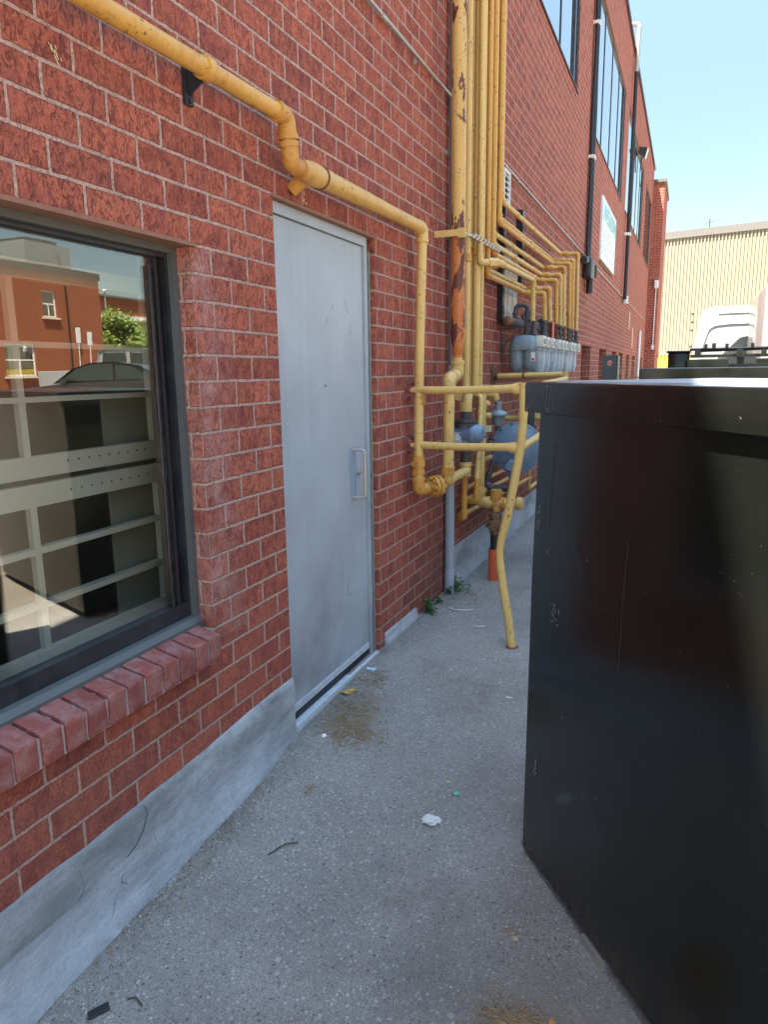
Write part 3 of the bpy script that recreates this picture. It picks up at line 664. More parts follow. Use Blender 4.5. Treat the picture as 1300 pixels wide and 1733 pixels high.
# pale mortar scars
for y_, za, zb, wd in ((20.5, 2.55, 3.0, .09), (21.9, 2.1, 2.66, .09), (12.05, 2.7, 3.05, .05)):
    f = MB(); f.box((.001, y_-wd, za), (.012, y_+wd, zb)); f.build('patch_strip', MAT['cream'], bld)

# ---------------------------------------------------------------- opposite building (seen in the window)
ob = thing('brick_building', 'two-storey orange brick building reflected in the window, facing the bins', 'building', (25.4, 10, gz(25, 10)))
OW = [(24.15, 24.9, 4.13, 5.3), (21.95, 23.5, 1.55, 2.93), (16.5, 18.0, 1.55, 2.93), (17.2, 17.95, 4.13, 5.3), (11.5, 13, 1.55, 2.93), (11.9, 12.65, 4.13, 5.3), (5.5, 7, 1.55, 2.93)]
m = MB(); Y = sorted({-25, 27.6, *[h[0] for h in OW], *[h[1] for h in OW]}); Z = sorted({-.2, 6.05, *[h[2] for h in OW], *[h[3] for h in OW]})
for a, b in zip(Y, Y[1:]):
    for c0, d in zip(Z, Z[1:]):
        if any(h[0] < (a+b)/2 < h[1] and h[2] < (c0+d)/2 < h[3] for h in OW): continue
        m.add([(25,a,c0),(25,a,d),(25,b,d),(25,b,c0)], [(0,1,2,3)])
for a, b, c0, d in OW:
    m.add([(25,a,c0),(25.15,a,c0),(25.15,a,d),(25,a,d)], [(0,1,2,3)]); m.add([(25,b,c0),(25,b,d),(25.15,b,d),(25.15,b,c0)], [(0,1,2,3)]); m.add([(25,a,d),(25.15,a,d),(25.15,b,d),(25,b,d)], [(0,1,2,3)]); m.add([(25,a,c0),(25,b,c0),(25.15,b,c0),(25.15,a,c0)], [(0,1,2,3)])
m.add([(25,27.6,-.2),(25,27.6,6.05),(45,27.6,6.05),(45,27.6,-.2)], [(0,1,2,3)]); m.add([(25,-25,-.2),(45,-25,-.2),(45,-25,6.05),(25,-25,6.05)], [(0,1,2,3)])
m.build('brick_wall', MAT['brick_opp'], ob)
m = MB(); m.box((24.93, -25, 6.05), (45, 27.67, 6.35)); m.build('roof', MAT['frame_dark'], ob)
for a, b, c0, d in OW:
    m = MB(); ring(m, 25.08, 25.14, a, b, c0, d, .06); m.box((25.09, a+.06, (c0+d)/2-.03), (25.13, b-.06, (c0+d)/2+.03)); m.box((25.095, (a+b)/2-.025, c0+.06), (25.125, (a+b)/2+.025, (c0+d)/2-.03))
    wf = m.build('window', MAT['white_paint'], ob); m = MB(); m.box((25.1, a+.05, c0+.05), (25.11, b-.05, d-.05)); m.build('pane', MAT['glass_up'], wf)
    m = MB(); m.box((24.9, a-.1, c0-.09), (25.08, b+.1, c0-.005)); m.build('sill', MAT['cream'], wf)
m = MB(); m.cyl((24.95, 25.45, .5), (24.95, 25.45, 5.6), .035); m.build('downpipe', MAT['black_metal'], ob)
one('roof_unit', MB().box((27.0, 25.3, 6.36), (28.6, 27.1, 7.85)).box((27.2, 27.2, 6.36), (28.4, 28.1, 7.75)).box((26.97, 25.27, 7.855), (28.63, 27.12, 7.9)), MAT['galv'], 'boxy galvanised air unit on the roof of the building in the window reflection', 'air conditioner')
one('wall_sign', MB().box((24.86, 25.75, 3.05), (24.9, 26.0, 3.75)).cyl((24.88, 25.87, .4), (24.88, 25.87, 3.1), .02, 8), MAT['white_paint'], 'small white parking sign reflected in the window, left of its twin', 'sign')
one('wall_sign', MB().box((23.9, 25.5, 2.9), (23.94, 25.75, 3.5)).cyl((23.92, 25.62, .4), (23.92, 25.62, 3.0), .02, 8), MAT['white_paint'], 'small white parking sign reflected in the window, nearer the cars', 'sign')
b2 = thing('brick_building', 'distant long brick warehouse with white band behind trees, in window reflection', 'building', (55, 58, gz(55, 50)))
m = MB(); m.box((50, 38, -.2), (75, 110, 8.9)); m.build('brick_wall', MAT['brick_opp'], b2)
m = MB(); m.box((49.7, 38, 8.905), (75, 110, 9.1)); m.build('roof', MAT['tan_trim'], b2)
m = MB(); m.box((49.7, 38, 6.9), (49.995, 110, 7.3)); m.build('white_band', MAT['white_paint'], b2)

# ---------------------------------------------------------------- tan warehouse beyond the lot
tw = thing('warehouse', 'tan ribbed metal warehouse closing the lot behind the white vans', 'building', (8, 44, gz(2, 44)))
ang = math.radians(-12)
def tp(s, t, z): return (-6+s*math.cos(ang)-t*math.sin(ang), 44.5+s*math.sin(ang)+t*math.cos(ang), z)
m = MB(); pr = []; s_ = 0; 
while s_ < 13.9:
    for ds, t in ((0, 0), (.065, 0), (.08, -.06), (.15, -.06)): pr.append((s_+ds, t))
    s_ += .17
lo = [tp(s, t, 2.2) for s, t in pr]; hi = [tp(s, t, 8.35) for s, t in pr]; k = len(pr)
m.add(lo+hi, [(i, i+1, k+i+1, k+i) for i in range(k-1)]); m.build('ribbed_cladding', MAT['tan'], tw)
m = MB(); m.hexa([tp(0,.06,-.1), tp(14,.06,-.1), tp(14,30,-.1), tp(0,30,-.1)], [tp(0,.06,8.5), tp(14,.06,8.5), tp(14,30,8.5), tp(0,30,8.5)]); m.build('body', MAT['tan'], tw)
m = MB(); m.hexa([tp(0,-.12,8.35), tp(14,-.12,8.35), tp(14,.05,8.35), tp(0,.05,8.35)], [tp(0,-.12,8.72), tp(14,-.12,8.72), tp(14,.05,8.72), tp(0,.05,8.72)]); m.build('roof_flashing', MAT['tan_trim'], tw)
m = MB(); m.hexa([tp(0,-.02,-.1), tp(14,-.02,-.1), tp(14,.05,-.1), tp(0,.05,-.1)], [tp(0,-.02,2.18), tp(14,-.02,2.18), tp(14,.05,2.18), tp(0,.05,2.18)]); m.build('yellow_base', MAT['yellow_bay'], tw)
m = MB(); m.hexa([tp(8.55,-.25,3.5), tp(8.95,-.25,3.5), tp(8.95,-.05,3.5), tp(8.55,-.05,3.5)], [tp(8.55,-.25,3.95), tp(8.95,-.25,3.95), tp(8.95,-.05,3.95), tp(8.55,-.05,3.95)]); m.cyl(tp(8.75,-.26,3.72), tp(8.75,-.3,3.72), .15, 16); m.build('round_gauge', MAT['white_paint'], tw)
m = MB(); m.hexa([tp(9.1,-.2,2.75), tp(9.35,-.2,2.75), tp(9.35,-.05,2.75), tp(9.1,-.05,2.75)], [tp(9.1,-.2,3.35), tp(9.35,-.2,3.35), tp(9.35,-.05,3.35), tp(9.1,-.05,3.35)]); m.build('meter_box', MAT['iron'], tw)
m = MB(); m.cyl(tp(8.2,.3,8.5), tp(8.2,.3,9.2), .03, 8); m.tube([tp(7.9,.3,9.0), tp(8.5,.3,9.1)], .02, 6); m.build('roof_aerial', MAT['iron'], tw)
# ================================================================ pipes
def run(root, path, r, mat, rad=None, elbow=True, ejoint=True, name='pipe', fit=None, seg=16):
    """straight pipe along path with a fatter elbow fitting at each corner, all under root"""
    rad = rad or r*2.2; P = [Vector(p) for p in path]
    m = MB(); m.tube(fillet(P, rad), r, seg); m.build(name, mat, root)
    if elbow:
        for i in range(1, len(P)-1):
            a = (P[i-1]-P[i]).normalized(); b = (P[i+1]-P[i]).normalized()
            if a.angle(b) > 2.7: continue
            L = rad*1.25; q = fillet([P[i]+a*L, P[i], P[i]+b*L], rad, 8); e = MB()
            e.tube(q, r*1.2, seg)
            e.cyl(P[i]+a*(L-.1*r), P[i]+a*(L+.55*r), r*1.34, seg); e.cyl(P[i]+b*(L-.1*r), P[i]+b*(L+.55*r), r*1.34, seg)
            e.build('elbow', fit or mat, root)
def band(root, p, d, r, mat, name='coupling', L=.03):
    p, d = Vector(p), Vector(d).normalized(); m = MB()
    m.tube([p-d*L, p-d*L*.8, p-d*L*.1, p+d*L*.1, p+d*L*.8, p+d*L], [r*1.1, r*1.28, r*1.2, r*1.2, r*1.28, r*1.1], 16); return m.build(name, mat, root)

# long pipe over window and door
g1 = thing('gas_pipe', 'long yellow pipe running over window and door, then down the wall', 'pipe', (.075, 3.98, .8))
X = .08; rr = .0285
run(g1, [(X, -1.2, 2.405), (X, 2.53, 2.462), (X, 2.555, 2.300), (X, 3.0, 2.305)], rr, MAT['yellow_wall'], .05, fit=MAT['yellow_rusty'])
m = MB(); m.tube([(X, 2.62, 2.30), (X, 2.70, 2.303), (X, 2.76, 2.305), (X, 2.80, 2.305), (X, 2.9, 2.307), (X, 3.6, 2.316), (X, 4.0, 2.32)], [.036, .047, .045, .041, .039, .034, .033], 20)
y_ = 2.82
while y_ < 3.45:
    i = (y_-2.82)/.63; z_ = 2.3055+(y_-2.6)*.0105; b_ = .0395-.0045*i; w_ = random.uniform(.02, .05)
    m.tube([(X, y_, z_), (X+.0008, y_+w_*.7, z_+.0005), (X, y_+w_, z_)], [b_, b_+.0022*(1-i*.8)*random.uniform(.4, 1.3), b_-.0004], 20); y_ += w_*random.uniform(.9, 1.3)
m.build('tape_wrap', paint('yellow_tape_wrap', (.64, .38, .10), (.45, .16, .04), .3), g1)
m = MB(); m.cyl((X, 2.79, 2.305), (X, 2.797, 2.305), .0475, 20); m.build('hose_clamp', MAT['rust'], g1)
m = MB(); m.tube([(X, 2.69, 2.30), (.03, 2.69, 2.262), (.004, 2.69, 2.245)], [.033, .03, .028], 14); m.build('wall_branch', MAT['yellow_rusty'], g1)
run(g1, [(X, 3.95, 2.32), (X, 4.045, 2.32), (.075, 4.0, 1.6), (.075, 3.98, .97)], .0275, MAT['yellow'], .05)
band(g1, (.0755, 4.0, 1.345), (0, 0, 1), .0275, MAT['yellow_rusty'], 'coupling', .03)
m = MB(); m.hexnut((.075, 3.98, .985), (.075, 3.98, .955), .045); m.cyl((.075, 3.98, .955), (.075, 3.98, .935), .034); m.hexnut((.075, 3.98, .935), (.075, 3.98, .90), .041); m.cyl((.075, 3.98, 1.02), (.075, 3.98, .985), .036); m.build('union', MAT['yellow_rusty'], g1)
run(g1, [(.075, 3.98, .92), (.075, 3.98, .805), (.155, 4.10, .82), (.155, 4.74, .83)], .031, MAT['yellow'], .05, fit=MAT['yellow_rusty'])
m = MB(); m.cyl((.13, 4.065, .817), (.142, 4.085, .818), .066, 24); m.cyl((.147, 4.093, .818), (.159, 4.112, .819), .066, 24)
for k in range(8):
    a_ = k*math.pi/4; ox = Vector((math.cos(a_)*.05*.85, -math.cos(a_)*.05*.5, math.sin(a_)*.052)); m.hexnut(Vector((.12, 4.05, .817))+ox, Vector((.17, 4.13, .82))+ox, .010)
m.build('pipe_flange', MAT['yellow_rusty'], g1)
m = MB(); m.tube([(X, 2.02, 2.455), (X, 2.055, 2.455)], .036, 20); m.build('strap', MAT['yellow_wall'], g1)
m = MB(); m.hexa([(0, 2.02, 2.36), (.012, 2.02, 2.36), (.012, 2.06, 2.36), (0, 2.06, 2.36)], [(0, 2.02, 2.48), (.012, 2.02, 2.48), (.012, 2.06, 2.48), (0, 2.06, 2.48)])
m.hexa([(.012, 2.035, 2.385), (.03, 2.035, 2.40), (.03, 2.045, 2.40), (.012, 2.045, 2.385)], [(.012, 2.035, 2.47), (.09, 2.035, 2.435), (.09, 2.045, 2.435), (.012, 2.045, 2.47)])
m.cyl((.012, 2.04, 2.372), (.018, 2.04, 2.372), .008, 8)
m.build('wall_bracket', MAT['black_metal'], g1)

# main riser and its drop
gm = thing('gas_riser', 'thickest yellow riser with orange rust streaks and flaking dark patches', 'pipe', (.14, 4.55, 1.5))
m = MB(); m.cyl((.14, 4.55, 2.36), (.14, 4.50, 8.6), .0455, 24); m.build('pipe', MAT['yellow_main'], gm)
m = MB(); m.tube([(.14, 4.553, 1.76), (.14, 4.55, 2.36)], .046, 24); m.tube([(.14, 4.553, 1.545), (.14, 4.553, 1.62), (.14, 4.553, 1.625), (.14, 4.553, 1.68), (.14, 4.553, 1.765), (.14, 4.553, 1.78)], [.033, .033, .037, .040, .052, .050], 24); m.build('lower_pipe', MAT['orange_main'], gm)
m = MB(); m.box((.0, 4.49, 2.345), (.17, 4.495, 2.385)); m.tube([(.14+.052*math.cos(t_), 4.55+.052*math.sin(t_), 2.365) for t_ in [math.radians(a_) for a_ in range(-100, 101, 20)]], .008, 6); m.box((.15, 4.494, 2.335), (.20, 4.512, 2.392)); m.build('clamp', MAT['yellow'], gm)
run(gm, [(.14, 4.553, 1.6), (.14, 4.553, 1.50), (.185, 4.33, 1.475), (.2, 4.19, 1.47), (.2, 4.17, .86)], .0335, MAT['yellow'], .05)
m = MB(); m.cyl((.2, 4.17, .93), (.2, 4.17, .88), .043, 20); m.build('coupling', MAT['yellow_rusty'], gm)
run(gm, [(.2, 4.17, .9), (.2, 4.17, .835), (.165, 4.35, .828)], .034, MAT['yellow'], .045, elbow=False)

# bundle of risers that turn along the wall to the meters
RG = 'yellow gas pipes bundled up the wall to the meters'
spec = [  # riser y, riser x, run z, run end y, ordinal words
 (5.80, .10, 2.822, 8.669, 'topmost of the stacked runs, reaching the farthest meter'),
 (5.76, .075, 2.706, 8.334, 'second run from the top'),
 (5.70, .115, 2.643, 8.12, 'third run from the top'),
 (5.63, .08, 2.557, 7.747, 'fourth run from the top'),
 (5.56, .105, 2.460, 7.536, 'fifth run from the top'),
 (5.47, .125, 2.382, 7.301, 'sixth run from the top'),
 (5.42, .07, 2.272, 6.942, 'second-lowest run, reaching the third-nearest meter'),
 (5.33, .125, 2.205, 6.677, 'lowest run, reaching the second-nearest meter')]
MET = []
for y0_, x0_, z_, ye, words in spec:
    g_ = thing('gas_pipe', 'yellow gas pipe with rusty joints, '+words, 'pipe', (x0_, y0_, z_), RG)
    r_ = .0205; zo = random.uniform(-.006, .006)
    run(g_, [(x0_, y0_-.02, 8.5), (x0_, y0_, z_), (x0_, ye, z_), (.295, ye, z_-.014), (.31, ye, 1.935)], r_, MAT['yellow_wall' if random.random() < .6 else 'yellow'], .036, fit=MAT['yellow_wall' if random.random() < .4 else 'yellow_rusty'])
    for yy in (6.35+random.uniform(-.12, .12), 7.05+random.uniform(-.1, .1)):
        if yy < ye-.2: band(g_, (x0_, yy, z_), (0, 1, 0), r_, MAT['yellow_wall'], 'coupling', .022)
    band(g_, (.297, ye, 2.15+random.uniform(-.1, .1)), (0, 0, 1), r_, MAT['yellow_rusty'], 'coupling', .02)
    m = MB(); m.cyl((.15, ye, z_-.003), (.185, ye, z_-.006), r_*1.45); m.build('nut', MAT['yellow_wall'], g_)
    MET.append((ye, z_))
# front outrigger pipe
gI = thing('gas_pipe', 'yellow gas pipe that steps out in front of the others to the nearest meter', 'pipe', (.2, 6.32, 1.95), RG)
run(gI, [(.15, 5.0, 8.5), (.15, 5.03, 2.255), (.27, 5.13, 2.255), (.27, 6.3, 2.266), (.275, 6.3, 1.93)], .021, MAT['yellow'], .036)
m = MB(); m.hexnut((.2, 5.075, 2.255), (.26, 5.12, 2.255), .034); m.build('union', MAT['yellow'], gI); MET.append((6.3, 2.27))
# risers that run on down into the regulators
downs = [(4.88, .10, .0255, 1.36, 'leftmost thin riser beside the thick one'), (5.06, .08, .019, 1.34, 'thin riser behind, dropping between two thicker ones'),
         (5.055, .12, .0285, 1.36, 'medium riser dropping to the lever valve'), (5.21, .11, .0215, 1.36, 'right-hand riser of the four that drop low')]
for k, (y_, x_, r_, zb, words) in enumerate(downs):
    g_ = thing('gas_pipe', 'yellow gas pipe, '+words, 'pipe', (x_, y_, zb), RG)
    zb2 = zb
    path = [[(x_, y_, 8.5), (x_, y_, zb), (x_+.05, y_-.10, zb-.01), (.14, 4.75, 1.22)],
            [(x_, y_, 8.5), (x_, y_, zb), (x_+.1, y_-.05, zb), (.195, 4.86, .74)],
            [(x_, y_, 8.5), (x_, y_, zb), (x_+.04, y_+.03, zb), (.152, 5.12, 1.04)],
            [(x_, y_, 8.5), (x_, y_, zb), (x_+.09, y_+.1, zb-.02), (x_+.1, y_+.12, 1.30)]][k]
    m = MB(); m.cyl(path[0], path[1], r_, 16); m.build('pipe', MAT['yellow'], g_)
    q = path[1:]
    fm = MB(); fm.tube(fillet([Vector(q[0])+Vector((0,0,.05))]+[Vector(p) for p in q], .05), r_*1.25 if k != 1 else r_, 16); fm.build('elbow', MAT['yellow'], g_)
    band(g_, (x_, y_, 2.27+.03*k), (0, 0, 1), r_, MAT['yellow_rusty'], 'coupling', .03)
    if k == 0:
        m = MB(); m.cyl((.14, 4.75, 1.30), (.14, 4.75, 1.24), .043, 20); m.cyl((.075,4.81,1.355), (.085,4.79,1.352), .044); m.build('coupling', MAT['yellow'], g_)
# clamp rail across the bundle
cr = thing('pipe_clamp_rail', 'row of small galvanised clamps holding the yellow riser bundle', 'bracket', (.14, 5.2, 2.4))
m = MB(); m.box((.0, 4.74, 2.375), (.012, 5.75, 2.415)); m.build('rail', MAT['galv'], cr)
for k in range(9):
    y_ = 4.84+k*.085; z_ = 2.40+(y_-4.8)*.01
    m = MB(); m.tube([(.10+.05*math.cos(t_), y_+.036*math.sin(t_), z_) for t_ in [math.radians(a_) for a_ in range(-90, 91, 22)]], .009, 6); m.hexnut((.15, y_, z_-.012), (.172, y_+.01, z_+.012), .016); m.cyl((.15, y_+.03, z_), (.182, y_+.03, z_), .007, 8); m.build('clamp', MAT['galv'], cr)

# ---------------------------------------------------------------- regulators
rm_ = thing('rotary_gas_meter', 'small blue rotary meter with round end below the yellow elbow', 'gas meter', (.14, 4.75, .9))
m = MB(); m.cyl((.14, 4.75, 1.24), (.14, 4.75, 1.185), .034, 20); m.build('inlet_stub', MAT['iron'], rm_)
m = MB(); m.cyl((.14, 4.75, 1.185), (.14, 4.75, 1.165), .075, 24); m.cyl((.14, 4.75, 1.16), (.14, 4.75, 1.145), .078, 24); m.build('top_flange', MAT['iron'], rm_)
m = MB(); m.lathe((.03, 4.75, 1.085), (1, 0, 0), [(0, .03), (.0, .052), (.01, .058), (.07, .06), (.085, .066), (.15, .068), (.155, .074), (.175, .074), (.18, .068), (.215, .062), (.235, .045), (.24, .02)], 28); m.cyl((.14, 4.75, 1.15), (.14, 4.75, 1.02), .055, 20)
m.build('body', MAT['regblue'], rm_)
for k in range(7):
    pass
m = MB()
for k in range(8): a_ = k*math.pi/4; m.hexnut((.178, 4.75+.064*math.cos(a_), 1.085+.064*math.sin(a_)), (.19, 4.75+.064*math.cos(a_), 1.085+.064*math.sin(a_)), .008)
split_build(m, 'bolt', MAT['iron'], rm_)
m = MB(); m.bevbox((-.0+.005, 4.70, 1.03), (.05, 4.80, 1.10), .006); m.box((.07, 4.685, 1.03), (.13, 4.70, 1.10)); m.build('counter_box', MAT['meter_pale'], rm_)
m = MB(); m.box((.085, 4.683, 1.045), (.115, 4.6845, 1.085)); m.build('index_plate', MAT['white_paint'], rm_)
m = MB(); m.cyl((.14, 4.75, .985), (.14, 4.75, .965), .078, 24); m.cyl((.14, 4.75, 1.0), (.14, 4.75, .987), .06, 24); m.build('bottom_flange', MAT['iron'], rm_)
m = MB(); m.cyl((.14, 4.75, .965), (.14, 4.75, .88), .034, 20); m.build('outlet_stub', MAT['iron'], rm_)
m = MB(); m.cyl((.14, 4.75, .89), (.14, 4.75, .79), .04, 20); m.cyl((.14, 4.75, .89), (.14, 4.75, .865), .046, 20); m.build('tee', MAT['yellow'], rm_)
# low pipe loop with rusty runs along the wall
lp = thing('gas_pipe', 'thin yellow drop pipe ending in lowest rusty run along the wall', 'pipe', (.1, 5.0, .48), 'low rusty gas runs')
run(lp, [(.135, 4.755, .85), (.135, 4.75, .49), (.07, 4.83, .475), (.07, 7.4, .40)], .02, MAT['yellow_rusty'], .035)
lp = thing('gas_pipe', 'rusty orange run second from the bottom, low on wall', 'pipe', (.1, 5.0, .58), 'low rusty gas runs')
run(lp, [(.195, 4.86, .76), (.195, 4.86, .60), (.07, 4.9, .575), (.07, 6.9, .52)], .019, MAT['yellow_rusty'], .03)
lp = thing('gas_pipe', 'short rusty orange run third from bottom behind the regulator', 'pipe', (.1, 5.0, .65), 'low rusty gas runs')
run(lp, [(.06, 4.98, 1.3), (.06, 4.99, .655), (.06, 6.6, .62)], .018, MAT['yellow_rusty'], .03)
lp = thing('gas_pipe', 'rusty orange run at waist height passing behind the blue disc', 'pipe', (.1, 5.3, .82), 'low rusty gas runs')
run(lp, [(.18, 5.2, 1.28), (.09, 5.3, 1.2), (.09, 5.38, .82), (.09, 7.0, .81)], .02, MAT['yellow_rusty'], .03)
lp = thing('gas_pipe', 'small yellow pipe low beyond the bent post, rising from the concrete base', 'pipe', (.08, 7.5, .3), 'low rusty gas runs')
run(lp, [(.08, 7.3, .9), (.08, 7.3, .30), (.08, 8.6, .30)], .017, MAT['yellow'], .03)

# supply from the ground with lever valve
sp = thing('gas_supply_pipe', 'yellow supply pipe with brass valve rising from an orange ground sleeve', 'pipe', (.265, 5.12, -.07))
m = MB(); m.tube([(.264, 5.12, -.09), (.264, 5.12, .185)], .042, 24, cap=False); m.tube([(.264, 5.12, .185), (.264, 5.12, .1)], .039, 24); m.build('ground_sleeve', MAT['orange_pvc'], sp)
m = MB(); m.cyl((.268, 5.12, .1), (.27, 5.12, .315), .033, 20); m.build('black_riser', MAT['black_rubber'], sp)
m = MB(); m.lathe((.271, 5.12, .30), (0, 0, 1), [(0, .038), (.03, .04), (.035, .05), (.06, .056), (.065, .062), (.10, .062), (.105, .048), (.13, .044), (.132, .05), (.16, .05), (.165, .036), (.2, .036)], 12); m.cyl((.271, 5.12, .37), (.271, 5.05, .37), .03, 12); m.cyl((.20, 5.12, .375), (.34, 5.12, .375), .026, 12); m.build('valve', MAT['brass'], sp)
run(sp, [(.274, 5.12, .48), (.274, 5.12, .56)], .036, MAT['yellow_rusty'], elbow=False, name='tee_neck')
run(sp, [(.148, 5.12, .98), (.148, 5.12, .54), (.44, 5.12, .545)], .034, MAT['yellow'], .055)
m = MB(); m.lathe((.43, 5.12, .545), (1, 0, 0), [(0, .045), (.01, .05), (.035, .05), (.04, .042), (.05, .03)], 24); m.build('end_cap', MAT['yellow'], sp)
band(sp, (.21, 5.12, .542), (1, 0, 0), .034, MAT['yellow'], 'coupling', .012); band(sp, (.33, 5.12, .545), (1, 0, 0), .034, MAT['yellow_rusty'], 'coupling', .014)
m = MB(); m.cyl((.274, 5.12, .56), (.274, 5.12, .64), .043, 20); m.build('coupling', MAT['yellow_rusty'], sp)
m = MB(); m.cyl((.148, 5.12, .96), (.148, 5.12, 1.02), .042); m.cyl((.148, 5.12, 1.02), (.148, 5.12, 1.1), .028); m.cyl((.148, 5.12, 1.1), (.148, 5.12, 1.14), .03); m.cyl((.148, 5.12, 1.14), (.148, 5.12, 1.25), .038, 20); m.cyl((.148, 5.12, 1.25), (.148, 5.12, 1.27), .043, 20); m.cyl((.148,5.12,1.27), (.15,5.12,1.36), .034, 20); m.build('upper_fitting', MAT['yellow'], sp)
m = MB(); m.box((.13, 5.075, 1.075), (.24, 5.085, 1.12)); m.cyl((.148, 5.075, 1.098), (.148, 5.062, 1.098), .012, 8); m.build('lever_plate', MAT['cream'], sp)
m = MB(); m.cyl((.18, 5.12, 1.19), (.225, 5.12, 1.19), .018); m.cyl((.2, 5.12, 1.19), (.21, 5.12, 1.19), .023); m.build('side_nipple', MAT['yellow'], sp)

# small mushroom regulator and the big disc regulator
sr = thing('gas_regulator', 'small blue mushroom-shaped regulator left of the big disc', 'regulator', (.208, 5.4, 1.05))
m = MB(); m.lathe((.208, 5.4, 1.09), (0, 0, 1), [(0, .02), (.005, .028), (.03, .034), (.05, .045), (.075, .055), (.085, .072), (.097, .074), (.10, .072), (.112, .055), (.125, .03), (.127, .026), (.19, .026), (.192, .02)], 24); m.build('body', MAT['meter'], sr)
m = MB(); m.cyl((.21, 5.4, 1.09), (.21, 5.4, 1.02), .019, 12); m.cyl((.21, 5.4, 1.035), (.21, 5.4, 1.0), .027, 6); m.build('stem', MAT['iron'], sr)
m = MB(); m.cyl((.14, 5.4, 1.0), (.30, 5.4, 1.0), .022, 12); m.build('cross_pipe', MAT['iron'], sr)
dr_ = thing('gas_regulator', 'big round blue disc regulator behind the bent yellow post', 'regulator', (.36, 5.4, .7))
m = MB(); c0 = (.365, 5.36, .93)
m.lathe((.365, 5.44, .93), (-.05, -1, 0), [(0, .06), (.0, .12), (.03, .17), (.045, .198), (.06, .20), (.062, .20), (.075, .20), (.078, .185), (.085, .165), (.105, .13), (.118, .09), (.12, .05)], 40); m.build('diaphragm_case', MAT['regblue'], dr_)
m = MB()
for k in range(12):
    a_ = k*math.pi/6+.2; q = Vector((.362+.186*math.cos(a_), 5.372, .93+.186*math.sin(a_))); m.hexnut(q, q+Vector((0, -.014, 0)), .010)
split_build(m, 'bolt', MAT['iron'], dr_)
m = MB(); m.cyl((.36, 5.33, .93), (.36, 5.30, .93), .045, 20)
for k in range(6):
    a_ = k*math.pi/3+.5; m.add([(.36+.04*math.cos(a_)-.004*math.sin(a_), 5.322, .93+.04*math.sin(a_)+.004*math.cos(a_)), (.36+.04*math.cos(a_)+.004*math.sin(a_), 5.322, .93+.04*math.sin(a_)-.004*math.cos(a_)), (.36+.13*math.cos(a_), 5.335, .93+.13*math.sin(a_)), (.36+.04*math.cos(a_), 5.30, .93+.04*math.sin(a_))], [(0, 1, 3), (1, 2, 3), (2, 0, 3)])
m.cyl((.345, 5.34, .82), (.345, 5.25, .80), .038, 18); m.cyl((.345, 5.25, .80), (.345, 5.24, .80), .03, 18); m.cyl((.35, 5.3, .80), (.35, 5.3, .70), .026, 14); m.build('body', MAT['regblue'], dr_)
run(dr_, [(.205, 5.3, .84), (.15, 5.3, .66), (.19, 5.3, .62), (.38, 5.3, .625)], .022, MAT['iron'], .03, name='iron_pipe')
m = MB()
for xx in (.215, .245, .285, .315, .345): m.hexnut((xx, 5.3, .622), (xx+.018, 5.3, .622), .032)
split_build(m, 'nipple', MAT['iron'], dr_)
dr2 = thing('gas_regulator', 'grey rounded regulator top just under the upper rail', 'regulator', (.5, 6.1, 1.1))
m = MB(); m.lathe((.33, 6.0, 1.3), (0, 0, 1), [(0, .1), (.02, .115), (.05, .10), (.08, .06), (.09, .02)], 24); m.cyl((.36, 5.9, 1.33), (.36, 5.9, 1.02), .035, 16); m.cyl((.36, 5.86, 1.27), (.36, 5.8, 1.27), .022, 12); m.cyl((.36, 5.9, 1.06), (.36, 5.9, 1.0), .05, 16)
m.build('body', MAT['iron'], dr2)
m = MB(); m.cyl((.15, 6.4, 1.12), (.8, 6.4, 1.12), .022, 12); m.build('cross_pipe', MAT['yellow'], dr2)
ip = thing('gas_pipe', 'grey iron header pipe with capped end below the wall board', 'pipe', (.1, 6.1, 1.92))
m = MB(); m.tube([(.11, 6.08, 1.925), (.11, 6.09, 1.925), (.11, 6.11, 1.925), (.11, 8.8, 1.925)], [.030, .038, .036, .034], 20)
m.build('pipe', MAT['iron'], ip)
m = MB(); m.lathe((.11, 6.055, 1.925), (0, 1, 0), [(0, .028), (.006, .038), (.04, .04), (.045, .044), (.06, .044)], 20); m.build('end_cap', MAT['brass'], ip)
m = MB(); m.box((0, 6.27, 1.62), (.008, 6.30, 1.88)); m.box((.008, 6.27, 1.866), (.2, 6.30, 1.874)); m.hexa([(.008, 6.275, 1.72), (.018, 6.275, 1.715), (.018, 6.29, 1.715), (.008, 6.29, 1.72)], [(.17, 6.275, 1.866), (.185, 6.275, 1.866), (.185, 6.29, 1.866), (.17, 6.29, 1.866)]); m.build('wall_bracket', MAT['iron'], ip)

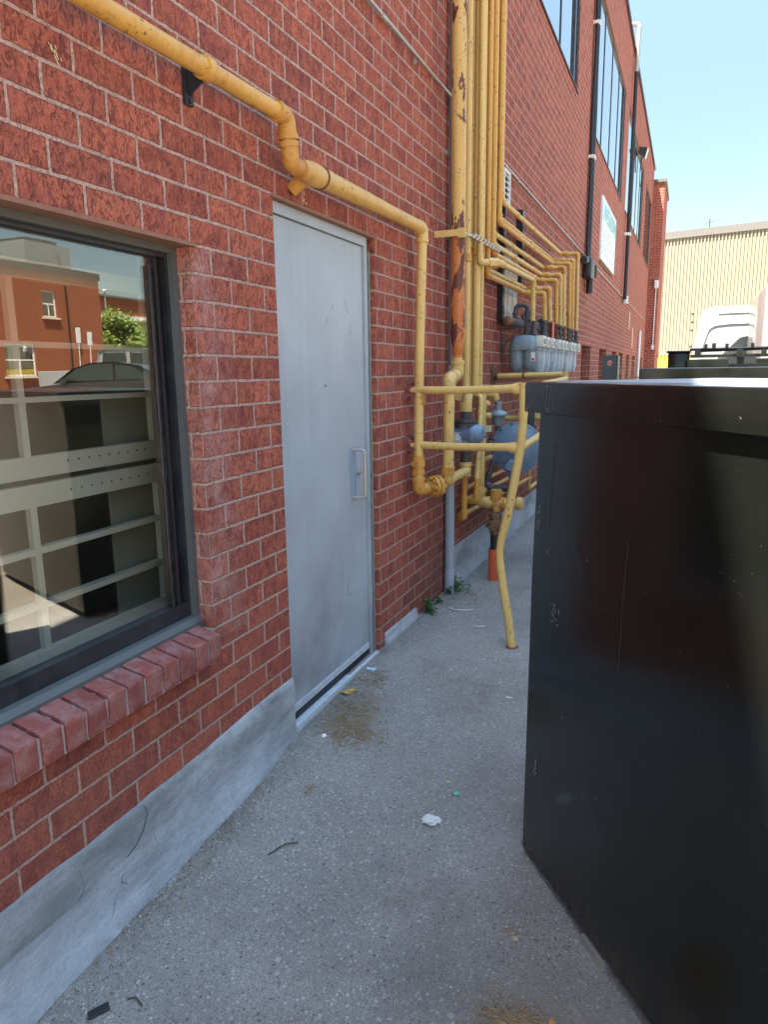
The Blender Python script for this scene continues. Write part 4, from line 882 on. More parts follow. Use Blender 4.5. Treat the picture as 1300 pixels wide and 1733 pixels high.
# ---------------------------------------------------------------- the meters
MAT['cream_box'] = simple('cream_index_box', (.66, .64, .53), .4, var=.08, scale=20)
MG = 'row of blue-grey gas meters on the wall'
def meter(y, big, words):
    sc = 1.22 if big else 1.0; cx = .20 if big else .215; mat = MAT['meter'] if big else MAT['meter_pale']
    g_ = thing('gas_meter', words, 'gas meter', (cx, y, 1.50), MG)
    m = MB(); hw, hd = .1*sc, (.075 if big else .06)*sc; zt = 1.86; zb = 1.515 if big else 1.50
    def sect(z, a, b, n_=20, pw=.55):
        return [(cx+a*math.copysign(abs(math.cos(t))**pw, math.cos(t)), y+b*math.copysign(abs(math.sin(t))**pw, math.sin(t)), z) for t in [2*math.pi*k/n_ for k in range(n_)]]
    m.rings([sect(1.70, hw*1.02, hd), sect(1.74, hw*1.0, hd), sect(1.79, hw*.9, hd*.82), sect(1.812, hw*.62, hd*.6), sect(1.815, hw*.3, hd*.3)], True); m.build('upper_case', mat, g_)
    m = MB(); m.rings([sect(1.688, hw*1.13, hd*1.14), sect(1.702, hw*1.13, hd*1.14)], False); 
    for k in range(5): m.hexnut((cx-hw+k*hw/2, y-hd*1.04, 1.704), (cx-hw+k*hw/2, y-hd*1.04, 1.716), .009)
    m.build('seam_flange', mat, g_)
    m = MB()
    for sx in (-.5, .5):
        o_ = len(m.v); rr_ = []
        for z, k in ((1.688, .98), (1.66, 1.0), (1.58, .99), (1.545, .93), (1.52, .85), (zb-.01, .7)):
            rr_.append([(cx+sx*hw*.98+hw*.58*k*math.copysign(abs(math.cos(t))**.8, math.cos(t)), y+hd*k*math.copysign(abs(math.sin(t))**.8, math.sin(t)), z) for t in [2*math.pi*q/18 for q in range(18)]])
        m.rings(rr_[::-1], True)
    m.build('bellows_case', mat, g_)
    m = MB(); m.bevbox((cx+hw*(.85 if big else .62), y-hd*(.6 if big else .92), 1.712), (cx+hw*1.42, y+hd*.7, 1.806), .006); m.build('index_box', MAT['cream_box'], g_)
    m = MB(); m.box((cx+hw*1.421, y-hd*.45, 1.735), (cx+hw*1.43, y+hd*.45, 1.78)); m.build('index_window', MAT['frame_dark'], g_)
    m = MB(); m.box((cx+hw*.62, y-hd*1.035, 1.59), (cx+hw*.9, y-hd*1.02, 1.665)); m.build('label_plate', MAT['white_paint'], g_)
    if big: m = MB(); m.cyl((cx+hw*.76, y-hd*1.037, 1.605), (cx+hw*.76, y-hd*1.045, 1.605), .013, 14); m.build('red_mark', MAT['red_tag'], g_)
    # outlet riser nipples and the goose-neck from the header
    m = MB(); xo = .275 if big else .31
    m.cyl((xo, y, 1.80), (xo, y, 1.955), .017, 12); m.cyl((xo, y, 1.815), (xo, y, 1.85), .028, 12); m.cyl((xo, y, 1.87), (xo, y, 1.90), .025, 12); m.cyl((xo, y, 1.93), (xo, y, 1.955), .027, 12); m.build('outlet_nipple', MAT['iron'] if random.random() < .5 or big else MAT['rust'], g_)
    m = MB(); xi = .215 if big else .17; xh = .11; zt2 = 2.07 if big else 2.0+random.uniform(-.02, .03); r_ = .02 if big else .015
    m.tube(fillet([(xh, y, 1.93), (xh, y, zt2), (xi, y, zt2), (xi, y, 1.80)], .045), r_, 12)
    for z_ in (1.83, 1.87, 1.93, 1.99): m.cyl((xi, y, z_), (xi, y, z_+.02), r_*1.4, 12)
    m.cyl((xh, y, 1.99), (xh, y, 2.01), r_*1.4, 12); m.cyl((xi, y-.03, 1.95), (xi, y+.03, 1.95), r_*1.1, 10)
    m.build('goose_neck', MAT['iron'], g_)
names = ['farthest meter, at the far right end of the row', 'second meter from the far right end', 'third meter from the far right end', 'fourth meter from the far right end',
         'fifth meter along, in the middle of the row', 'fourth meter from the left, just past the red tag', 'third meter from the left, beneath the red tag', 'second meter from the left, beside the large one']
for (ye, z_), w_ in zip(MET[:8], names): meter(ye, False, 'pale blue gas meter, '+w_)
meter(6.36, True, 'large grey two-lobed gas meter at the near end of the row')
one('warning_tag', MB().bevbox((.335, 6.90, 1.80), (.342, 7.0, 1.96), .002), MAT['red_tag'], 'red warning tag hanging among the meter pipes', 'tag')

# ---------------------------------------------------------------- guard rail cage
gd_ = thing('guard_rail', 'yellow pipe guard rail fixed to wall with a bent dented post', 'railing', (.7, 3.85, -.06))
def sag(a, b, k, n_=10): return [Vector(a).lerp(Vector(b), i/n_)+Vector((0, 0, k*math.sin(math.pi*i/n_))) for i in range(n_+1)]
for z_, xe, ye in ((1.407, .69, 3.93), (1.082, .685, 3.93)):
    m = MB(); m.tube(sag((.03, 3.99, z_), (xe-.06, ye, z_+.008), -.006)+[Vector((xe-.03, ye, z_+.006))], [.0225]*11+[.024], 18)
    # flattened, welded fish-mouth end
    m.rings([[(xe-.06, ye+.0225*math.cos(t), z_+.008+.0225*math.sin(t)) for t in [2*math.pi*k/16 for k in range(16)]], [(xe-.01, ye+.017*math.cos(t), z_+.006+.034*math.sin(t)) for t in [2*math.pi*k/16 for k in range(16)]], [(xe+.008, ye+.016*math.cos(t), z_+.006+.036*math.sin(t)) for t in [2*math.pi*k/16 for k in range(16)]]], True)
    m.build('rail', MAT['yellow'], gd_)
    m = MB(); m.box((.0, 3.945, z_-.055), (.010, 4.05, z_+.055)); m.hexa([(.01, 3.97, z_-.03), (.05, 3.97, z_-.03), (.05, 4.01, z_-.03), (.01, 4.01, z_-.03)], [(.01, 3.97, z_+.03), (.05, 3.97, z_+.02), (.05, 4.01, z_+.02), (.01, 4.01, z_+.03)])
    for s_ in (-.04, .04): m.hexnut((.01, 3.998+s_, z_+s_*.8), (.03, 3.998+s_, z_+s_*.8), .010)
    m.build('wall_flange', MAT['darkred'], gd_)
    m = MB(); m.tube(sag((xe+.01, ye+.01, z_), (.62, 5.98, z_+.03), .0), .0225, 16); m.build('side_rail', MAT['yellow'], gd_)
m = MB(); pp = [(.708, 3.93, 1.445), (.714, 3.93, 1.28), (.703, 3.93, 1.10), (.67, 3.925, .88), (.635, 3.92, .68), (.607, 3.915, .56), (.598, 3.91, .49), (.605, 3.90, .42), (.632, 3.885, .27), (.672, 3.86, .09), (.702, 3.84, -.08)]
m.tube(pp, [.0245, .0245, .0245, .0245, .0245, .023, .021, .023, .0245, .0245, .0245], 20); m.build('bent_post', MAT['yellow'], gd_)
m = MB(); m.lathe((.701, 3.84, -.064), (0, 0, 1), [(0, .045), (.004, .04), (.01, .027)], 16); m.build('base_ring', MAT['rust'], gd_)
for z_ in (1.465, 1.11):
    m = MB(); m.tube([(.03, 6.02, z_), (.60, 5.99, z_+.012)], .0225, 16); m.build('rail', MAT['yellow'], gd_)
m = MB(); m.box((0, 5.96, 1.40), (.012, 6.09, 1.53)); m.hexnut((.012, 6.02, 1.465), (.05, 6.02, 1.465), .034); m.build('wall_flange', MAT['rust'], gd_)
m = MB(); m.tube([(.615, 5.99, 1.50), (.63, 5.99, -.08)], .0245, 16); m.build('post', MAT['yellow'], gd_)
m = MB(); m.tube([(.28+.027*math.cos(t)*.3, 6.0+.027*math.cos(t), 1.476+.027*math.sin(t)) for t in [k*.5 for k in range(13)]], .006, 6); m.tube([(.27, 5.98, 1.50), (.31, 5.97, 1.53)], .004, 6); m.build('wire_tie', MAT['rust'], gd_)

# ---------------------------------------------------------------- conduits and cables on the wall
cd_ = thing('conduit', 'tall grey plastic conduit running down the brick left of yellow risers', 'conduit', (.04, 4.74, -.06))
m = MB(); m.cyl((.035, 4.745, 3.2), (.035, 4.74, 8.4), .0215, 16); m.tube([(.035, 4.75, 1.4), (.035, 4.745, 3.12)], .0215, 16); m.tube([(.035, 4.745, 3.10), (.035, 4.745, 3.12), (.035, 4.745, 3.28), (.035, 4.745, 3.30)], [.0215, .026, .026, .0215], 16); m.build('upper_tube', MAT['pvc_dark'], cd_)
m = MB(); m.tube([(.045, 4.70, .12), (.042, 4.71, .9), (.035, 4.75, 1.55)], [.033, .032, .0225], 20); m.build('lower_tube', MAT['pvc'], cd_)
m = MB(); m.tube([(.045, 4.70, -.08), (.045, 4.70, .115), (.045, 4.70, .12)], [.035, .036, .033], 20); m.build('collar', MAT['pvc'], cd_)
for z_ in (2.9, 2.395):
    m = MB(); m.box((0, 4.68, z_-.012), (.006, 4.80, z_+.012)); m.tube([(.035+.026*math.cos(t), 4.745+.026*math.sin(t), z_) for t in [math.radians(a_) for a_ in range(-90, 91, 20)]], .007, 6); m.hexnut((.006, 4.69, z_), (.016, 4.69, z_), .010); m.build('strap', MAT['galv'] if z_ > 2.5 else MAT['rust'], cd_)
ec = thing('conduit', 'thin galvanised conduit running level along the brick wall', 'conduit', (.02, 3, 3.2))
m = MB(); m.tube([(.018, 2.2, 3.28), (.018, 4.45, 3.252), (.019, 4.60, 3.25), (.05, 4.68, 3.215), (.062, 4.8, 3.20), (.05, 5.0, 3.20), (.018, 5.1, 3.205), (.018, 11.1, 3.17), (.018, 27.4, 3.17)], .0095, 10); m.build('tube', MAT['galv'], ec)
for y_ in (3.62, 6.75, 9.6, 13.5, 17.0): m = MB(); m.cyl((.018, y_, 3.262-(y_-3)*.008 if y_ < 5 else 3.19), (.018, y_+.06, 3.262-(y_-3)*.008 if y_ < 5 else 3.19), .0135, 10); m.build('coupling', MAT['galv'], ec)
for y_ in (4.13, 7.5, 10.2): m = MB(); z_ = 3.257 if y_ < 5 else 3.185; m.box((0, y_, z_-.035), (.006, y_+.02, z_+.01)); m.cyl((.006, y_+.01, z_-.025), (.012, y_+.01, z_-.025), .007, 8); m.build('strap', MAT['galv'], ec)
ch = thing('cable_bundle', 'bundle of thick black cables dropping past the upper windows to the conduit', 'cable', (.06, 11.45, 3.1))
for k, (dx, dy, r_) in enumerate(((.05, 0, .030), (.055, .055, .026), (.04, -.05, .022))):
    m = MB(); pts = [(dx+.012*noise.noise(Vector((z_*.9, k*3, 0))), 11.45+dy+.035*noise.noise(Vector((z_*.7, k*5, 2))), z_) for z_ in lines(3.1, 8.4, 30)]
    m.tube(pts, r_, 10); m.build('cable', MAT['black_rubber'], ch)
for z_ in (4.55, 6.3): m = MB(); m.box((.0, 11.36, z_-.02), (.09, 11.54, z_+.02)); m.build('strap', MAT['white_paint'], ch)
m = MB(); m.bevbox((0, 11.2, 2.85), (.13, 11.62, 3.13), .02); m.cyl((.07, 11.55, 2.65), (.07, 11.55, 2.9), .05, 12); m.cyl((.07, 11.8, 2.90), (.07, 11.8, 3.08), .075, 14); m.cyl((.06, 10.9, 3.05), (.06, 11.25, 3.1), .05, 12); m.build('junction', MAT['black_metal'], ch)
cb = thing('downpipe', 'slim black downpipe with hooked top above the roofline', 'pipe', (.07, 17.9, 3.1))
m = MB(); m.tube([(.075, 17.9, 3.1), (.075, 17.9, 7.9)], .042, 12); m.build('tube', MAT['black_metal'], cb)
m = MB(); m.tube(fillet([(.075, 17.9, 7.9), (.085, 17.9, 8.85), (-.15, 17.9, 8.85), (-.2, 17.9, 8.5)], .1), .047, 12); m.build('hook', MAT['galv'], cb)
m = MB(); m.box((0, 17.8, 4.5), (.13, 18.0, 4.56)); m.cyl((.06, 18.2, 3.03), (.06, 18.2, 3.2), .07, 12); m.build('strap', MAT['white_paint'], cb)
fl_ = thing('wall_lamp', 'box flood light under the roof edge near the far end', 'lamp', (.15, 21, 6.85))
m = MB(); m.hexa([(.0, 20.9, 7.0), (.14, 20.9, 6.9), (.14, 21.1, 6.9), (.0, 21.1, 7.0)], [(.0, 20.9, 7.18), (.2, 20.9, 7.14), (.2, 21.1, 7.14), (.0, 21.1, 7.18)]); m.build('housing', MAT['black_metal'], fl_)
m = MB(); m.hexa([(.145, 20.9, 6.9), (.16, 20.9, 6.9), (.16, 21.1, 6.9), (.145, 21.1, 6.9)], [(.205, 20.9, 7.13), (.218, 20.9, 7.13), (.218, 21.1, 7.13), (.205, 21.1, 7.13)]); m.build('lens', MAT['white_paint'], fl_)
m = MB(); m.tube([(.05, 21.1, 7.0), (.03, 21.1, 6.6)], .015, 6); m.build('cable', MAT['black_rubber'], fl_)
one('junction_box', MB().bevbox((.22, 28.16, 4.35), (.36, 28.3, 4.62), .01).cyl((.28, 28.25, 2.35), (.28, 28.25, 4.35), .018, 8).bevbox((.23, 28.2, 2.2), (.33, 28.3, 2.36), .01), MAT['white_paint'], 'white box with thin drop pipe on the projecting brick pier', 'box')
one('downpipe', MB().cyl((.05, 24.4, .2), (.05, 24.4, 2.7), .045, 10), MAT['white_paint'], 'short white downpipe between the low openings near far end', 'pipe')
# wall vent and notice board
v_ = thing('wall_vent', 'small white louvred vent right of the yellow risers', 'vent', (.02, 6.3, 2.9))
m = MB(); ring(m, 0, .03, 6.2, 6.42, 2.90, 3.17, .02); m.build('frame', MAT['white_paint'], v_)
for k in range(5): m = MB(); z_ = 2.93+k*.046; m.hexa([(.004, 6.22, z_+.02), (.024, 6.22, z_), (.024, 6.40, z_), (.004, 6.40, z_+.02)], [(.004, 6.22, z_+.026), (.026, 6.22, z_+.006), (.026, 6.40, z_+.006), (.004, 6.40, z_+.026)]); m.build('slat', MAT['white_paint'], v_)
m = MB(); m.box((.001, 6.22, 2.92), (.003, 6.40, 3.15)); m.build('backing', MAT['dark'], v_)
nb = thing('notice_board', 'worn white panel with rusty grid marks behind the yellow pipes', 'board', (.03, 6.4, 1.95))
m = MB(); m.box((0, 6.13, 1.94), (.05, 6.165, 2.8)); m.box((0, 6.165, 1.94), (.045, 6.75, 1.965)); m.build('frame', MAT['frame_dark'], nb)
n = N('worn_white_panel'); P = n.pos; s3 = n.sep(P)
gy = n.math('LESS_THAN', n.math('FRACT', n.math('MULTIPLY', s3[1], 5.2)), .13); gzz = n.math('LESS_THAN', n.math('FRACT', n.math('MULTIPLY', s3[2], 6)), .13)
gg = n.math('MULTIPLY', n.math('MAXIMUM', gy, gzz), n.ramp(n.noise(P, 9, 4), [(.4, 0), (.55, .6)]))
MAT['panel'] = n.fin(n.mix(gg, n.mix(n.ramp(n.noise(P, 13, 4), [(.4, 0), (.62, .7)]), (.62, .60, .52), (.3, .2, .15)), (.14, .12, .11)), .6)
m = MB(); m.box((0, 6.166, 1.966), (.035, 6.75, 2.60)); m.build('panel', MAT['panel'], nb)
m = MB(); m.box((.005, 6.17, 1.972), (.05, 6.20, 2.9)); m.box((.0, 6.80, 2.28), (.06, 6.87, 2.95)); split_build(m, 'strut_channel', MAT['frame_dark'], nb)

# sign on the wall
sg = thing('wall_sign', 'white rental sign with pale teal heading high on the brick wall', 'sign', (.02, 14.3, 3.38))
m = MB(); m.box((.0, 13.15, 3.38), (.03, 15.55, 4.40)); m.build('board', MAT['white_paint'], sg)
m = MB(); m.box((.031, 13.2, 4.03), (.034, 15.5, 4.35)); m.build('heading_band', simple('pale_teal_print', (.52, .70, .68), .5), sg)
m = MB()
def glyph(m, ch, y, z, w, h, x=.037, t=.035):
    seg = {'A': [((0,0),(.5,1)), ((.5,1),(1,0)), ((.25,.4),(.75,.4))], 'S': [((1,1),(0,1)), ((0,1),(0,.5)), ((0,.5),(1,.5)), ((1,.5),(1,0)), ((1,0),(0,0))], 'B': [((0,0),(0,1)), ((0,1),(.9,1)), ((.9,1),(.9,.55)), ((.9,.5),(0,.5)), ((.95,.5),(.95,0)), ((.95,0),(0,0))],
           'N': [((0,0),(0,1)), ((0,1),(1,0)), ((1,0),(1,1))], 'E': [((0,0),(0,1)), ((0,1),(1,1)), ((0,.5),(.8,.5)), ((0,0),(1,0))]}[ch]
    for (a, b), (c_, d_) in seg: m.tube([(x, y+a*w, z+b*h), (x, y+c_*w, z+d_*h)], t*.5, 4, smooth=False)
for k, ch_ in enumerate('ASBN'): glyph(m, ch_, 13.35+k*.55, 4.08, .38, .22)
m.build('lettering', simple('teal_letters', (.40, .58, .58), .5), sg)
m = MB()
for k in range(6):
    z_ = 3.93-k*.085
    for q in range(random.randint(3, 5)): a_ = 13.3+q*.42+random.uniform(0, .05); m.box((.031, a_, z_), (.0335, a_+random.uniform(.18, .34), z_+.035))
split_build(m, 'small_print', simple('faded_print', (.58, .62, .62), .5), sg)
m = MB(); m.box((.0, 13.3, 3.31), (.012, 15.4, 3.375)); m.build('stain_strip', MAT['rust'], sg)

# paint splashes left on the brick
ps = MB()
def splash(y, z, w_, h_, n_=9, ang_=0):
    for i in range(n_):
        a = random.uniform(-1, 1); b = random.uniform(-1, 1); L = random.uniform(.2, .7)
        yy = y+a*w_+b*h_*math.sin(ang_); zz = z+b*h_*math.cos(ang_); k_ = random.randint(5, 7); r_ = random.uniform(.25, .6)*w_*.5
        ps.add([(.0015+.0004*i, yy+math.cos(2*math.pi*q/k_)*r_*random.uniform(.6, 1.2)+math.sin(ang_)*math.sin(2*math.pi*q/k_)*r_*3, zz+math.sin(2*math.pi*q/k_)*r_*random.uniform(1, 3)) for q in range(k_)], [tuple(range(k_))])
splash(1.51, 2.315, .012, .022, 16, -.5); splash(2.80, 2.235, .014, .03, 10); splash(2.21, 2.37, .01, .01, 5); splash(2.45, 2.31, .01, .008, 4); splash(2.2, 2.3, .006, .008, 3)
tag(ps.build('paint_splash', simple('cream_paint_drips', (.66, .52, .28), .6)), 'flecks of cream paint spilled on the brick below the pipe', kind='stuff')
# ================================================================ black steel bins
def obox(m, o, dx, dy, a, b, z0, z1, mi=0, ztilt=None):
    """box in a rotated frame: o origin (x,y), dx, dy unit axes, a=(x0,x1), b=(y0,y1)"""
    P = lambda s, t, z: (o[0]+dx[0]*s+dy[0]*t, o[1]+dx[1]*s+dy[1]*t, z)
    base = [P(a[0], b[0], z0), P(a[1], b[0], z0), P(a[1], b[1], z0), P(a[0], b[1], z0)]; top = [(p[0], p[1], z1) for p in base]
    return m.hexa(base, top, mi) if dx[0]*dy[1]-dx[1]*dy[0] > 0 else m.hexa(base[::-1], top[::-1], mi)
def unit(a): l = math.hypot(*a); return (a[0]/l, a[1]/l)
B1 = thing('steel_bin', 'large glossy black steel bin filling the right foreground', 'bin', (1.4, 2.2, -.14))
o1 = (1.112, 2.178); d1 = unit((.436, -.545)); e1 = (-d1[1], d1[0]); L1, W1 = 1.34, .66
def prism(m, o, dx, dy, L, Wd, z0, z1, ins0=0, bev=.012, tilt0=0):
    c = [(ins0, ins0), (L-ins0, ins0), (L-ins0, Wd-ins0), (ins0, Wd-ins0)]
    pts = []
    for i in range(4):
        p = Vector(c[i]); a = (Vector(c[i-1])-p).normalized(); b = (Vector(c[(i+1) % 4])-p).normalized()
        for k in range(5): t = k/4; q = (p+a*bev)*(1-t)**2+p*2*t*(1-t)+(p+b*bev)*t*t; pts.append(q)
    r0 = [(o[0]+dx[0]*q.x+dy[0]*q.y, o[1]+dx[1]*q.x+dy[1]*q.y) for q in pts]
    return r0
def shell(m, o, dx, dy, L, Wd, zs, bev=.012):   # zs: list of (z, inset)
    rings_ = [[(p[0], p[1], z) for p in prism(m, o, dx, dy, L, Wd, z, z, i_, bev)] for z, i_ in zs]
    m.rings(rings_, True)
m = MB(); shell(m, o1, d1, e1, L1, W1, [(-.098, .004), (-.094, 0), (.9, .004), (1.385, .012)], .014); m.build('bin_body', MAT['bin'], B1)
m = MB(); shell(m, (o1[0]-d1[0]*.045-e1[0]*.0, o1[1]-d1[1]*.045-e1[1]*.0), d1, e1, L1+.09, W1+.02, [(1.388, .008), (1.386, 0), (1.390, -.006), (1.468, -.006), (1.476, -.003), (1.478, .004), (1.477, .03), (1.462, .032)], .006); m.build('rim_band', MAT['bin'], B1)
m = MB(); shell(m, (o1[0]+d1[0]*.035+e1[0]*.045, o1[1]+d1[1]*.035+e1[1]*.045), d1, e1, L1-.07, W1-.08, [(1.455, 0), (1.475, 0), (1.481, .006), (1.4815, .03)], .02); m.build('lid', MAT['bin_top'], B1)
m = MB()
for s_ in (.12, .62, 1.1):
    for t_ in (.05, .55): obox(m, o1, d1, e1, (s_, s_+.06), (t_, t_+.06), -.15, -.099)
split_build(m, 'foot', MAT['trim_black'], B1)
m = MB(); obox(m, o1, d1, e1, (.40, .50), (-.008, .03), -.14, -.106); m.build('caster_plate', MAT['galv'], B1)
m = MB()
for s_ in (.06, .2, .42, .7, 1.0):
    P_ = (o1[0]+d1[0]*s_+e1[0]*.035, o1[1]+d1[1]*s_+e1[1]*.035); m.lathe((P_[0], P_[1], 1.464), (0, 0, 1), [(0, .006), (.006, .006), (.009, .003)], 8)
split_build(m, 'rivet', MAT['galv'], B1)
# a welded seam and drip lines on the face
m = MB(); fpt = lambda s, z, off=.0012: (o1[0]+d1[0]*s-e1[0]*off, o1[1]+d1[1]*s-e1[1]*off, z)
m.tube([fpt(.50+.008*noise.noise(Vector((z_*3, 0, 0)))-(.9-z_)*.02, z_, -.002) for z_ in lines(.75, 1.1, 14)], .0004, 4)
m.tube([fpt(.105+.003*noise.noise(Vector((z_*5, 7, 0))), z_, -.004) for z_ in lines(1.05, 1.3, 8)], .0005, 4)
m.build('scratch', simple('pale_scratch', (.035, .034, .032), .7, var=.3, scale=40), B1)
bs = MB()
def scuffs(s0, z0, w_, h_, n_):
    for i in range(n_):
        s_ = s0+random.uniform(-w_, w_); z_ = z0+random.uniform(-h_, h_); L = random.uniform(.003, .012); a_ = random.uniform(-.7, .7)
        bs.tube([fpt(s_, z_, .0004), fpt(s_+L*math.sin(a_), z_-L*math.cos(a_), .0004)], random.uniform(.0004, .0009), 4)
scuffs(.17, .80, .025, .03, 22); scuffs(.08, .25, .012, .03, 16); scuffs(.055, 1.06, .008, .05, 14); scuffs(.3, .55, .2, .5, 5)
o1r = (o1[0]-e1[0]*.004, o1[1]-e1[1]*.004)
def rpt(s, z): return (o1[0]+d1[0]*s-e1[0]*.0068, o1[1]+d1[1]*s-e1[1]*.0068, z)
for i in range(46):
    s_, z_, w_ = random.choice([(.10, 1.463, .014), (.10, 1.40, .012), (-.02, 1.402, .014)]); s_ += random.uniform(-w_, w_); z_ += random.uniform(-.006, .006); L = random.uniform(.003, .008); a_ = random.uniform(0, 6)
    bs.tube([rpt(s_, z_), rpt(s_+L*math.sin(a_), z_+L*math.cos(a_)*.6)], .0006, 4)
for q in (.085, .105, .125): bs.tube([rpt(q+.01, 1.46), rpt(q, 1.40)], .0004, 4)
bs.build('scuff_mark', simple('pale_scuff', (.2, .19, .18), .8, var=.4, scale=80), B1)

def plain_bin(o, dx, L, Wd, h, label, zb=-.06):
    e = (-dx[1], dx[0]); B = thing('steel_bin', label, 'bin', (o[0]+dx[0]*L/2, o[1]+dx[1]*L/2, zb), 'black steel bins behind the large one')
    m = MB(); shell(m, o, dx, e, L, Wd, [(zb+.05, .0), (h-.09, .0)], .014); m.build('bin_body', MAT['bin'], B)
    m = MB(); shell(m, (o[0]-dx[0]*.04-e[0]*.04, o[1]-dx[1]*.04-e[1]*.04), dx, e, L+.08, Wd+.08, [(h-.088, 0), (h-.004, 0), (h, .006), (h, .03), (h-.012, .035)], .008); m.build('rim_band', MAT['bin'], B)
    m = MB(); shell(m, (o[0]+dx[0]*.03, o[1]+dx[1]*.03), dx, e, L-.06, Wd-.06, [(h-.02, 0), (h-.002, 0), (h+.002, .02)], .02); m.build('lid', MAT['bin_top'] if False else MAT['bin'], B)
    m = MB()
    for s_ in (.08, L-.14):
        for t_ in (.05, Wd-.11): obox(m, o, dx, e, (s_, s_+.06), (t_, t_+.06), zb-.01, zb+.049)
    split_build(m, 'foot', MAT['trim_black'], B); return B
plain_bin((1.80, 3.28), unit((.935, .355)), 1.5, .8, 1.42, 'black steel bin with flat lid just behind the large one, seen in the window')
b3 = plain_bin((1.27, 5.24), unit((1, .02)), 1.22, 1.15, 1.515, 'long black steel bin with scuffed sunlit rim, second behind the large one')
# bin with an open hinged frame
B4 = plain_bin((1.56, 6.75), unit((1, .03)), 1.7, 1.2, 1.585, 'black steel bin with open hinged lid frame and square tabs, before the white van')
m = MB(); m.bevbox((1.37, 6.78, 1.40), (1.545, 7.2, 1.645), .008); m.bevbox((1.355, 6.76, 1.646), (1.55, 7.22, 1.662), .004); m.build('side_box', MAT['bin'], B4)
m = MB(); m.tube([(1.54, 6.70, 1.668), (3.2, 6.70, 1.675)], .012, 6); m.tube([(1.6, 7.15, 1.665), (3.2, 7.15, 1.69)], .012, 6); m.box((1.55, 6.9, 1.602), (3.2, 6.93, 1.628)); m.build('hinge_bar', MAT['bin'], B4)
for k, (x_, s_) in enumerate(((1.58, .045), (1.71, .03), (1.90, .045), (2.08, .04), (2.0, .026), (2.2, .05), (2.42, .05), (1.65, .026), (1.81, .026))):
    m = MB(); z_ = 1.60 if s_ > .035 else 1.67; m.box((x_, 6.64, z_), (x_+s_, 6.655, z_+s_*1.5)); m.cyl((x_+s_/2, 6.635, z_+s_*.75), (x_+s_/2, 6.64, z_+s_*.75), s_*.25, 10); m.build('hinge_tab', MAT['bin'], B4)
m = MB(); m.box((1.84, 6.66, 1.545), (2.05, 6.70, 1.60)); m.build('latch_block', MAT['trim_black'], B4)
pl = thing('steel_plate_post', 'dark upright steel plate with round hole between meters and bins', 'post', (1.058, 5.0, -.06))
m = MB(); ys_ = 5.0; cx_, cz_, R_ = 1.058, 1.553, .019; n_ = 24; x0_, x1_, z0_, z1_ = 1.007, 1.108, -.06, 1.604
cir = [(cx_+R_*math.cos(2*math.pi*k/n_), cz_+R_*math.sin(2*math.pi*k/n_)) for k in range(n_)]
def outp(k):
    t = 2*math.pi*k/n_; c_, s_ = math.cos(t), math.sin(t); h_ = .05
    k_ = min((.0505/abs(c_)) if abs(c_) > 1e-6 else 9, (h_/abs(s_)) if abs(s_) > 1e-6 else 9); return (cx_+c_*k_, cz_+s_*k_)
vs = []
for yy in (4.993, 5.007):
    vs += [(p[0], yy, p[1]) for p in cir]+[(outp(k)[0], yy, outp(k)[1]) for k in range(n_)]
fs = []
for k in range(n_):
    j = (k+1) % n_; fs += [(k, j, n_+j, n_+k), (2*n_+j, 2*n_+k, 3*n_+k, 3*n_+j), (k, 2*n_+k, 2*n_+j, j), (n_+k, n_+j, 3*n_+j, 3*n_+k)]
m.add(vs, fs); m.box((1.0075, 4.993, -.06), (1.1085, 5.007, 1.503)); m.build('plate', simple('dull_dark_steel', (.05, .065, .068), .5, var=.2, scale=20), pl)
m = MB(); m.box((1.1087, 4.985, -.06), (1.116, 5.03, 1.60)); m.build('edge_flange', MAT['galv'], pl)

